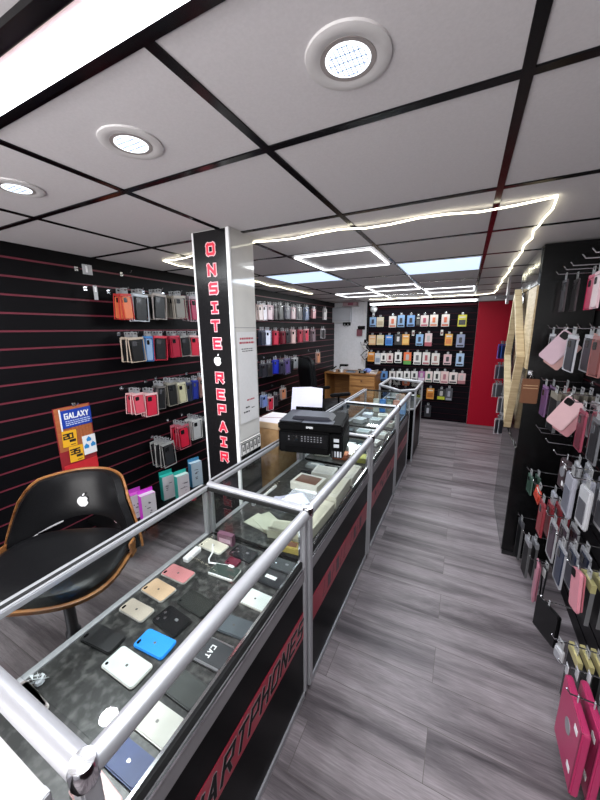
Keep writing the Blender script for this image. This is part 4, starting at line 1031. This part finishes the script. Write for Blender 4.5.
# sockets on the wall behind the chair
t = thing('wall_socket', 'white double power socket on the left wall, seen below the chair back', 'socket', (XL, .955, .40), R90)
MB().b2((-.075, -.022, -.043), (.075, 0, .043)).build('plate', WHITE, t, bevel=.003)
for sx in (-.036, .036):
    a = MB()
    a.b2((sx - .003, -.0235, .008), (sx + .003, -.0218, .02)); a.b2((sx - .016, -.0235, -.012), (sx - .008, -.0218, -.007)); a.b2((sx + .008, -.0235, -.012), (sx + .016, -.0218, -.007)); a.build('pin_hole', BLACK, t)
MB().b2((-.165, -.05, -.04), (-.085, 0, .045)).build('plug_block', WHITE, t, bevel=.004)
t = thing('junction_box', 'small black and red box on the left wall, right of the white socket', 'box', (XL - .0005, 1.27, .41), R90)
MB().b2((-.055, -.03, -.045), (.055, 0, .045)).build('case', BLACK, t, bevel=.003)
for sx in (-.05, .05): MB().b2((sx - .008, -.0315, -.04), (sx + .008, -.029, .04)).build('red_clip', M('8a1c24', .4), t)
for k in range(3): MB().b2((-.03 + k * .022, -.032, -.005), (-.016 + k * .022, -.03, .02)).build('terminal', M('8a8c90', .4), t)
# ================================================================== BACK OF THE SHOP
t = thing('red_board', 'tall plain crimson board standing against the back wall right of the packs', 'board', (.36, 6.06, 0))
MB().b2((-.225, -.02, 0), (.235, .02, 2.0)).build('board', CRIMSON, t, bevel=.002)
MB().b2((-.225, -.022, 2.0), (.235, .022, 2.012)).build('top_edge', M('5a0c1c', .5), t)
t = thing('desk', 'brown pine desk with three drawers against the white back wall', 'desk', (-1.83, 5.82, 0))
MB().b2((-.48, -.24, .80), (.49, .27, .825)).build('desktop', DESKWOOD, t, bevel=.003)
MB().b2((-.47, -.22, 0), (-.445, .26, .80)).build('side_panel', DESKWOOD, t)
MB().b2((-.445, .24, .25), (.0, .255, .80)).build('back_panel', DESKWOOD, t)
MB().b2((.0, -.20, .0), (.47, .25, .80)).build('drawer_unit', DESKWOOD, t)
for k, z in enumerate((.60, .40, .20)):
    dr = MB().b2((.012, -.222, z), (.458, -.2, z + .185)).build('drawer', grain_mat('drawer_front', '8a5e34', 'b88650', (3, 30, 30), .4), t, bevel=.003)
    MB().lathe([(.016, 0), (.018, .012), (0, .018)], (0, 0, 0), 14).build('knob', M('6a4422', .4), dr)
    kb = dr.children[0]; kb.rotation_euler = (R90, 0, 0); kb.location = (.235, -.222, z + .095)
def small(name, label, cat, loc, parts, rz=0):
    t = thing(name, label, cat, loc, rz)
    for nm, mb, mt in parts: mb.build(nm, mt, t)
    return t
DZ = .8255
small('desk_lamp', 'black bench magnifier lamp on the left half of the desk', 'lamp', (-2.06, 5.80, DZ), [('base', MB().lathe([(.05, 0), (.05, .015), (0, .02)], (0, 0, 0), 16), BLACK), ('arm', MB().tube([(0, 0, .015), (-.02, 0, .08), (.04, -.02, .12)], .009, 8), BLACK), ('head', MB().b2((.0, -.06, .10), (.14, .03, .135)), BLACK)])
small('soldering_iron_stand', 'slim grey tool stand at the left edge of the desk', 'tool', (-2.22, 5.78, DZ), [('base', MB().b2((-.04, -.05, 0), (.04, .05, .02)), M('8a8c94', .4)), ('holder', MB().tube([(-.02, 0, .02), (.08, .0, .09)], .012, 8), BLACK)])
small('cup', 'white cup on the left half of the desk', 'cup', (-2.0, 5.66, DZ), [('cup', MB().lathe([(.024, 0), (.032, .06), (.029, .06), (.022, .006), (0, .005)], (0, 0, 0), 18), WHITE), ('handle', MB().tube([(.03, 0, .05), (.048, 0, .04), (.048, 0, .022), (.028, 0, .014)], .004, 6), WHITE)])
small('cup', 'smaller white pot left of the white cup on the desk', 'cup', (-2.13, 5.66, DZ), [('pot', MB().lathe([(.02, 0), (.025, .04), (.0, .042)], (0, 0, 0), 14), WHITE), ('rim', MB().lathe([(.026, .037), (.027, .043), (.02, .043)], (0, 0, 0), 14), M('b0b4bc', .4))])
small('tool_tray', 'grey-blue tool tray in the middle of the desk', 'tray', (-1.83, 5.72, DZ), [('tray', MB().b2((-.08, -.06, 0), (.08, .06, .02)), M('6a7a8c', .5)), ('tool', MB().b2((-.06, -.02, .02), (.06, .0, .035)), M('3a4450', .4))])
small('small_jar', 'small grey jar with brown lid on the right half of the desk', 'jar', (-1.68, 5.74, DZ), [('jar', MB().lathe([(.028, 0), (.028, .05), (0, .052)], (0, 0, 0), 16), M('a8a49c', .4)), ('lid', MB().lathe([(.03, .05), (.03, .065), (0, .066)], (0, 0, 0), 16), M('5a4a40', .4))])
small('cloth_bundle', 'blue cloth bundle on the right half of the desk', 'cloth', (-1.56, 5.86, DZ), [('cloth', MB().lathe([(.9, 0), (1, .02), (.7, .055), (.2, .07), (0, .07)], (0, 0, 0), 9, .09, .07, 2.4), bumpy('blue_cloth', '5a70b4', .8, 40, .6, .01, '8090c4')), ('strap', MB().b2((-.01, -.072, 0), (.01, .0, .05)), M('2c3a70', .6))])
small('meter', 'black meter box in front of the blue cloth on the desk', 'meter', (-1.60, 5.66, DZ), [('case', MB().b2((-.06, -.03, 0), (.06, .03, .045)), BLACK), ('display', MB().b2((-.03, -.031, .015), (.03, -.0295, .035)), M('8a98a0', .3))])
small('papers', 'crumpled white paper heap at the right end of the desk', 'paper', (-1.405, 5.70, DZ + .012), [('sheet', MB().box((0, 0, .012), (.12, .16, .02), Matrix.Rotation(.2, 3, 'X')), M('b8b0ac', .7)), ('sheet', MB().box((.01, .02, .035), (.1, .12, .015), Matrix.Rotation(-.3, 3, 'Y')), M('9a8c88', .7))])
# black office chair
t = thing('office_chair', 'black padded high-back office chair with armrests before the desk', 'chair', (-1.72, 4.45, 0), math.radians(140))
MB().lathe([(0, .44), (.9, .45), (1, .48), (.97, .53), (.8, .55), (0, .55)], (0, 0, 0), 28, .25, .25, 3.2).build('seat', LEATHER, t, smooth=True)
a = MB()
vs = []; 
a.prism(rrect(.48, .68, .12, 0, .90, 6), .085, (0, .24, 0), (1, 0, 0), (0, .12, 1), (0, 1, -.12)); b_ = a.build('backrest', LEATHER, t, bevel=.03, seg=3)
for z in (.74, .92, 1.08): MB().b2((-.19, .218 + .12 * z, z - .004), (.19, .238 + .12 * z, z + .004)).build('stitched_seam', M('2a2a2e', .4), b_)
for sx in (-1, 1):
    ar = MB().prism(rrect(.07, .32, .03), .045, (sx * .30, .02, .68)).build('armrest', LEATHER, t, bevel=.012)
    MB().tube([(sx * .30, .05, .68), (sx * .29, .04, .56), (sx * .2, .02, .49)], .014, 8).build('arm_bracket', BLACK, ar)
MB().tube([(0, 0, .07), (0, 0, .45)], .028, 12).build('gas_lift', BLACK, t)
for k in range(5):
    an = 2 * PI * k / 5
    L = MB().tube([(.02 * math.cos(an), .02 * math.sin(an), .10), (.28 * math.cos(an), .28 * math.sin(an), .065)], .018, 8).build('leg', BLACK, t)
    MB().lathe([(.024, 0), (.026, .02), (.024, .045), (0, .047)], (.28 * math.cos(an), .28 * math.sin(an), 0), 12).build('castor', RUBBER, L)
# white wall fittings
t = thing('fuse_box', 'white fuse box cabinet high on the white back wall', 'fuse box', (-2.17, YB, 1.87))
MB().b2((-.20, -.11, -.135), (.20, 0, .13)).build('case', M('b4b6be', .4), t, bevel=.006)
MB().b2((-.185, -.116, -.11), (.185, -.11, .115)).build('door', M('c2c4cc', .35), t, bevel=.003)
MB().b2((-.2, -.12, -.142), (.21, 0, -.134)).build('lower_lip', WHITE, t)
small('breaker_block', 'black breaker block below the white fuse box', 'breaker', (-2.06, YB, 1.70), [('case', MB().b2((-.07, -.05, -.035), (.07, 0, .035)), BLACK), ('switch', MB().b2((-.045, -.058, -.05), (-.02, -.048, .0)), M('8a8c90', .4)), ('switch', MB().b2((.02, -.058, -.05), (.045, -.048, .0)), M('8a8c90', .4))])
small('pink_box', 'pinkish cardboard box on the ledge above the fuse box', 'box', (-1.97, 6.03, 2.02), [('carton', MB().b2((-.13, -.07, 0), (.13, .06, .062)), M('b09098', .6)), ('label_panel', MB().b2((-.03, -.0712, .01), (.07, -.0695, .05)), M('8a4458', .6)), ('shelf_bracket', MB().b2((-.14, -.08, -.012), (.14, .085, 0)), M('a8a0a4', .5))])
small('red_tag_bag', 'dark red pouch with a black top hanging on the white back wall', 'pouch', (-1.80, 6.08, 1.60), [('pouch', MB().b2((-.05, -.02, -.13), (.05, .012, .0)), M('7a4450', .6)), ('black_top', MB().b2((-.03, -.024, -.01), (.10, .012, .055)), BLACK), ('hook', MB().tube([(0, .035, .07), (0, 0, .065), (0, -.005, .04)], .004, 6), STEEL)])
small('wall_duct', 'white vertical cable duct running down the white back wall', 'duct', (-1.72, YB, 1.05), [('cover', MB().b2((-.012, -.02, -.8), (.012, 0, 1.0)), WHITE), ('clip', MB().b2((-.016, -.022, .2), (.016, 0, .22)), WHITE)])
small('alarm_bell', 'round white alarm at the top corner of the pack wall', 'alarm', (-1.545, 6.085, 1.95), [('dome', MB().lathe([(.062, 0), (.06, .02), (.035, .04), (0, .045)], (0, 0, 0), 22), M('d0d2d4', .35)), ('knob', MB().lathe([(.016, .042), (.014, .052), (0, .054)], (0, 0, 0), 12), M('8a9094', .4)), ('bracket', MB().b2((-.02, -.11, .0), (.02, -.055, .012)), M('b0b2b6', .4))]).rotation_euler = (R90, 0, 0)
t = thing('cable_bundle', 'white tangled cables hanging in the corner right of the white wall', 'cables', (-1.66, 6.0, 1.2))
rr = random.Random(9)
for k in range(4):
    MB().tube([(.05 * math.cos(a_ * .8 + k) * (1 + .2 * k), .0 + .02 * math.sin(a_ * 1.3 + k) - .01 * k, .16 - .03 * a_ + .02 * math.sin(a_ * 2 + k)) for a_ in range(12)], .007, 6).build('cord', M(['d8d8d8', 'c0b8b8', 'e0dcd8', '4a4448'][k], .5), t, smooth=True)
MB().b2((-.02, -.02, .15), (.02, .02, .21)).build('hanger', BLACK, t)

# ================================================================== RIGHT SIDE
t = thing('tall_unit', 'tall glossy black unit jutting out from the right wall up to the ceiling', 'unit', (.512, 2.89, 0))
MB().b2((-.142, -.39, .03), (.142, .39, 2.08)).build('carcass', M('050506', .22, 0, .05, 10, .35), t, bevel=.002)
MB().b2((-.150, -.36, 1.86), (-.1425, .38, 2.07)).build('mirror_film', bumpy('crinkled_mirror_film', '84888c', .08, 6, .15, .02), t)
t.children[-1].data.materials[0].node_tree.nodes['Principled BSDF'].inputs['Metallic'].default_value = 1
MB().b2((-.152, -.385, 1.34), (-.1425, -.08, 1.85)).build('oak_facing', OAK, t)
MB().b2((-.150, -.38, .03), (-.1425, .39, .80)).build('gloss_panel', M('1a1a1c', .12, 0, .05, 6), t)
MB().b2((-.146, -.394, 0), (.142, .39, .03)).build('plinth', M('141416', .4), t)
# leaning square frame of oak boards on the unit's side
t = thing('wooden_frame', 'square frame of pale oak boards hung like a diamond on the black unit', 'frame', (.336, 2.95, 1.37))
cs = [(2.585, 1.41), (3.17, 1.895), (3.36, 1.36), (2.80, .865)]
cs = [(y - 2.95, z - 1.37) for y, z in cs]
th = .035
for i in range(4):
    a_, b_ = Vector(cs[i]), Vector(cs[(i + 1) % 4]); d_ = (b_ - a_).normalized(); q = Vector((-d_.y, d_.x))
    if q.dot(-a_ - b_) < 0: q = -q
    poly = [a_, b_, b_ + q * th - d_ * th * .4, a_ + q * th + d_ * th * .4]
    MB().prism(poly, .046, (-.024, 0, 0), (0, 1, 0), (0, 0, 1), (1, 0, 0)).build('board', OAK, t, bevel=.002)
t = thing('wallet_case', 'tan brown leather phone wallet hanging at the near edge of the black unit', 'phone case', (.385, 2.44, 1.29), .0)
MB().prism(rrect(.09, .155, .008, 0, -.08), .018, (0, 0, 0), (1, 0, 0), (0, 0, 1), (0, -1, 0)).build('cover', M('6c442c', .6, 0, .12, 60, .3), t, bevel=.004)
for z in (-.045, -.062): MB().b2((-.038, -.0195, z), (.038, -.0178, z + .004)).build('card_slot', M('b08c68', .5), t)
MB().tube([(-.01, -.009, 0), (0, -.009, .03), (.01, -.009, 0)], .002, 6).build('hang_loop', STEEL, t)
hook('short hook holding the tan brown wallet at the black unit', .385, 2.497, 1.318, .07, 0, up=.012)

rowz = {1: (1.908, 'top'), 2: (1.613, 'second'), 3: (1.312, 'third'), 4: (1.032, 'fourth'), 5: (.733, 'fifth'), 6: (.372, 'bottom')}
HK = {1: [2.378, 2.206, 2.081, 1.894, 1.768], 2: [2.376, 2.18, 1.98, 1.80, 1.64], 3: [2.355, 2.10, 1.90, 1.70, 1.55],
      4: [2.303, 2.2, 2.018, 1.837, 1.68, 1.558], 5: [2.37, 2.16, 2.008, 1.801, 1.60, 1.42], 6: [2.43, 2.216, 1.961, 1.657, 1.438, 1.209]}
for r_, ys in HK.items():
    for k, y in enumerate(ys):
        hook(f'chrome peg hook, {ORD[k]} from the far end, {rowz[r_][1]} row of the right wall', XR, y, rowz[r_][0] - .022, .24, -R90, up=.018)
# row, hook y, x positions, style, card colour, product colour, w, h, twist, turn, description
RP = [
 (1, 2.378, [.47, .52], 'case', '3a3236', '2a2428', .10, .20, 0, .0, ['nearly black clear', 'smoky pinkish clear']),
 (1, 2.206, [.545], 'case', 'c03058', 'b02a50', .10, .20, 0, .05, ['magenta']),
 (1, 2.081, [.535, .58], 'case', 'd8b4bc', 'd8c0c4', .10, .20, 0, 0, ['pale pink clear', 'dusky pink clear']),
 (2, 2.376, [.45, .50, .55], 'case', 'a4a2a6', '6a666c', .10, .20, .0, .05, ['clear grey', 'smoke grey', 'dim grey']),
 (2, 2.18, [.465], 'bare', 'ae929e', '986c68', .092, .175, .62, 1.15, ['rose pink twisted']),
 (2, 2.18, [.60], 'case', 'b88a80', 'a87468', .10, .19, .15, .2, ['brownish pink']),
 (2, 1.98, [.455, .52], 'case', 'a8a8ae', '2a2c34', .105, .20, .05, .12, ['white bordered black case', 'clear bordered charcoal case']),
 (2, 1.98, [.58], 'plain', 'c04030', '8a3830', .09, .16, 0, 0, ['red topped']),
 (2, 1.80, [.50, .56], 'case', '8a5a58', '6a3a38', .10, .20, 0, .1, ['dark rose clear', 'brown rose clear']),
 (2, 1.64, [.52], 'case', 'b8b8bc', '3a3a3e', .10, .2, 0, 0, ['frosted clear']),
 (3, 2.355, [.45, .485], 'case', '7a5a80', '5a3a60', .10, .21, 0, .05, ['purple clear', 'deep violet clear']),
 (3, 2.355, [.55], 'case', '8a2a38', 'a03040', .10, .17, 0, 0, ['dark red']),
 (3, 2.10, [.45, .485, .52, .555, .59], 'slab', '8a8478', '1a1a1c', .10, .235, .04, .10, ['gold-edged black', 'thin gold-edged black', 'slim bronze-edged black', 'narrow bronze-edged black', 'rear bronze-edged black']),
 (3, 1.90, [.46], 'bare', 'b8969a', '98686e', .085, .16, .5, 1.0, ['baby pink twisted']),
 (3, 1.90, [.56, .595], 'case', '8a8084', '5a4a50', .10, .20, 0, .05, ['greyish pink clear', 'dull mauve clear']),
 (3, 1.70, [.465, .51, .56], 'case', '7a3444', '58202e', .085, .20, 0, .0, ['cherry pink framed', 'wine red framed', 'plum framed']),
 (3, 1.55, [.47, .53], 'case', '58585c', '1a1a1e', .09, .20, 0, 0, ['black ringed clear', 'jet clear']),
 (4, 1.837, [.475], 'book', '3a2c30', '1c1416', .085, .145, .0, .1, ['dark brown folio']),
 (4, 1.837, [.52, .56], 'bag', 'a4a4a8', '8a8a90', .09, .15, .1, -.05, ['glossy white', 'silvery white']),
 (4, 1.68, [.46, .52, .57], 'bag', '8a8a94', '5c5e6a', .11, .22, .0, .0, ['grey padded', 'steel grey padded', 'ash grey padded']),
 (4, 1.558, [.48, .54], 'bag', 'a8a8ac', '4a4a50', .10, .2, .0, .05, ['pale grey crinkled', 'mid grey crinkled']),
 (5, 2.37, [.447, .485], 'case', '4c6258', '2c4238', .085, .15, 0, .1, ['green tinted', 'sea green tinted']),
 (5, 2.16, [.46], 'plain', 'c04430', 'a83828', .085, .12, .35, .15, ['orange-red']),
 (5, 2.16, [.53], 'bag', 'a8a8b0', '7a7a84', .09, .16, 0, 0, ['silver grey']),
 (5, 2.008, [.45, .485, .52, .555], 'case', '8a343c', '7c2228', .09, .22, .0, .05, ['red clear', 'scarlet clear', 'crimson edged clear', 'coral red clear']),
 (5, 1.801, [.46, .50, .54], 'case', '9a9a9e', '3a2c38', .095, .22, 0, .05, ['white-topped plum', 'white-topped dark', 'white-topped black']),
 (5, 1.60, [.45, .49, .53], 'case', '8c8c92', '20283c', .095, .21, 0, .05, ['navy with white top', 'midnight with white top', 'ink blue with white top']),
 (5, 1.42, [.455], 'bare', 'b87884', '98545e', .075, .16, -.15, .1, ['salmon pink']),
 (5, 1.42, [.49, .525, .56, .595], 'slab', 'aaa272', '161618', .10, .2, 0, .05, ['brass-topped black', 'olive-gold-topped black', 'dull gold-topped black', 'gold-topped black rearmost']),
 (6, 2.43, [.445], 'slab', '5a5a60', '141416', .085, .30, .0, .1, ['black with steel edge']),
 (6, 2.216, [.455, .49], 'slab', '9a9aa0', '101012', .09, .27, .0, .1, ['long black silver-edged', 'long black steel-edged']),
 (6, 1.961, [.46], 'bare', 'a87080', '8a5060', .08, .24, .0, -.1, ['tall dusky pink']),
 (6, 1.961, [.50], 'tag', 'dcdcdc', '1c1c1e', .06, .2, .0, .2, ['black cable with white tag']),
 (6, 1.657, [.455], 'folio', '060608', '101012', .14, .17, 0, .45, ['plain black folio']),
 (6, 1.438, [.455], 'bag', 'b4b4b8', '8a8a90', .05, .09, .0, .3, ['small silvery']),
 (6, 1.438, [.505, .54, .575], 'slab', 'd2c68c', '161618', .10, .30, .0, .05, ['bright gold-topped long black', 'pale gold-topped long black', 'gold-banded long black']),
 (6, 1.209, [.455, .50], 'book', 'a42a58', '7a1c40', .215, .275, .0, .0, ['magenta tablet folio with round window', 'magenta tablet folio behind the first']),
 (6, 1.209, [.55, .585], 'slab', 'd8d8dc', 'b8b8bc', .17, .26, .0, .0, ['white flat boxed', 'silver-white flat boxed'])]
for r_, y, xs, st, col, prod, w, h, ry, turn, ds in RP:
    z = rowz[r_][0] - .024
    for i, (x, d) in enumerate(zip(xs, ds)):
        pack(f'{d} pack, {ORD[HK[r_].index(y)]} hook from far end, {rowz[r_][1]} row, right wall', (x, y, z), -R90 + turn, w, h, col, prod, st, ry=ry, sleeve=(st == 'case' and i == 0), cat='pack')
# clear blister packs hanging low, nearest the aisle
for i, x in enumerate((.45, .48, .515)):
    t = thing('clear_pack', ['clear empty blister pack, outermost on the low hook before the tablet folios', 'clear empty blister pack, middle one before the tablet folios', 'clear empty blister pack, innermost before the tablet folios'][i], 'pack', (x, 1.325, .348), -R90)
    MB().b2((-.05, -.004, -.24), (.05, .004, -.03)).build('shell', FILM, t, bevel=.002)
    MB().b2((-.014, -.001, -.034), (.014, .001, .01)).build('hang_tab', M('b4b4b8', .3), t)
hook('low peg hook with clear packs before the tablet folios, right wall', XR, 1.325, .349, .24, -R90, up=.018)
# hooks beyond the unit
for k, (y, z, col, prod, d) in enumerate(((4.9, 1.42, '3a5aa8', '1c2c5a', 'blue'), (4.95, 1.15, '8a8c98', '4a4c58', 'grey'), (5.0, .90, 'a8a8ac', '6a6a70', 'pale grey'), (4.2, .62, 'b0b0b4', '3a3a40', 'clear and black'), (4.15, .88, 'b8b4b8', '5a5a60', 'clear greyish'))):
    hook(f'peg hook with the {d} pack beyond the black unit', XR, y, z, .27, -R90, up=.015)
    for i, x in enumerate((.42, .46)):
        pack(f'{d} pack beyond the black unit near the red board, ' + ('outer one' if i == 0 else 'inner one'), (x, y, z + .002), -R90 - .9, .11, .21, col, prod, 'case')
small('wall_bracket', 'dark metal bracket on the ceiling beyond the black unit', 'bracket', (.33, 3.9, 1.83), [('plate', MB().b2((-.01, -.05, .0), (.01, .05, .26)), M('6a6468', .4, .6)), ('arm', MB().b2((-.1, -.01, .05), (.0, .01, .08)), M('3a3438', .4))])

# ================================================================== LIGHT
def area(name, loc, rot, sx, sy, power, col, shape='RECTANGLE', spread=PI):
    l = bpy.data.lights.new(name, 'AREA'); l.shape = shape; l.size = sx; l.size_y = sy; l.energy = power; l.color = col; l.spread = spread
    o = bpy.data.objects.new(name, l); COL.objects.link(o); o.location = loc; o.rotation_euler = rot
    return o
for i, x in enumerate((-.24, -.842, -1.44, .36)):
    area('downlight_lamp', (x, .685, ZC - .012), (0, 0, 0), .085, .085, 7, (.92, .96, 1), 'DISK')
for x in (-1.435, -.238): area('panel_lamp', (x, 2.99, ZC - .012), (0, 0, 0), .56, .56, 10, (.80, .90, 1))
for x0, x1, y0, y1, lb in sq: area('square_lamp', ((x0 + x1) / 2, (y0 + y1) / 2, ZC - .026), (0, 0, 0), .5, .5, 9, (.95, .98, 1))
area('batten_lamp', (-1.1, .425, ZC - .026), (0, 0, 0), 2.0, .05, 5, (.95, .98, 1))
area('rear_tube_lamp', (-.76, 6.0, 2.0), (math.radians(-35), 0, 0), 1.6, .04, 9, (.95, .98, 1))
area('window_daylight', (-.9, YF + .02, 1.15), (R90, 0, 0), 2.6, 1.5, 60, (1, .97, .96))
w = bpy.data.worlds.new('daylight'); S.world = w; w.use_nodes = True
w.node_tree.nodes['Background'].inputs[0].default_value = (.85, .92, 1, 1); w.node_tree.nodes['Background'].inputs[1].default_value = .6

# ================================================================== CAMERA
yaw, pitch, roll = math.radians(26.768), math.radians(12.247), math.radians(.509)
fwd = Vector((-math.sin(yaw) * math.cos(pitch), math.cos(yaw) * math.cos(pitch), -math.sin(pitch)))
r0 = Vector((math.cos(yaw), math.sin(yaw), 0)); d0 = fwd.cross(r0)
rt = r0 * math.cos(roll) + d0 * math.sin(roll); dn = d0 * math.cos(roll) - r0 * math.sin(roll)
cam = bpy.data.cameras.new('camera'); co = bpy.data.objects.new('camera', cam); COL.objects.link(co)
co.matrix_world = Matrix(((rt.x, -dn.x, -fwd.x, 0), (rt.y, -dn.y, -fwd.y, 0), (rt.z, -dn.z, -fwd.z, 1.6), (0, 0, 0, 1)))
cam.sensor_fit = 'VERTICAL'; cam.sensor_height = 36; cam.lens = 36 * 324.69 / 800; cam.clip_start = .02
S.camera = co
vs_ = S.view_settings; vs_.view_transform = 'Standard'; vs_.look = 'None'; vs_.gamma = 1; vs_.use_curve_mapping = False; vs_.exposure = 0.4
S.cycles.transparent_max_bounces = 32; S.cycles.max_bounces = 10; S.cycles.sample_clamp_indirect = 6

# ------------------------------------------------------------------ groups of repeats
for o in S.objects:
    if o.parent or 'label' not in o.keys(): continue
    n = o.name.split('.')[0]; p = o.location; lb = o['label']
    if n in ('hanging_pack', 'peg_hook', 'price_tag'):
        side = 'on the back wall' if p.y > 6.0 else ('on the left wall' if p.x < -1.5 else 'on the right wall')
        if side == 'on the left wall': side += ', before the column' if p.y < 2.6 else ', past the column'
        if side == 'on the right wall' and p.y > 3.3: side += ', beyond the black unit'
        row = next((w for w in ('top', 'second', 'third', 'fourth', 'fifth', 'bottom') if f'{w} row' in lb), None)
        o['group'] = {'hanging_pack': 'hanging packs', 'peg_hook': 'peg hooks', 'price_tag': 'white tags'}[n] + (f' in the {row} row ' if row and n == 'hanging_pack' else ' ') + side
    elif n == 'mobile_phone': o['group'] = 'phones in the first glass case' if p.y < 1.04 and p.x > -1.1 else ('phones on the low ledge' if p.x < -1.5 else 'phones in the second glass case')
    elif n in ('phone_box', 'slim_box'): 
        k = ' of the third case' if 2.03 < p.y < 2.99 else (' of the fourth case' if p.y > 2.99 else ' of the second case')
        if p.y > 1.04: o['group'] = 'boxes on the shelf' + k
    elif n == 'accessory_box': o['group'] = 'boxes on the low ledge' if p.x < -1.5 else 'boxes in the corner case'
    elif n in ('downlight', 'led_panel', 'light_square', 'display_case', 'clear_pack', 'label_holder', 'cup'):
        o['group'] = {'downlight': 'round ceiling downlights', 'led_panel': 'square ceiling light panels', 'light_square': 'outlined ceiling light squares', 'display_case': 'glass display cases of the counter', 'clear_pack': 'clear blister packs on the low hook', 'label_holder': 'label holders on the left wall', 'cup': 'white cups on the desk'}[n]
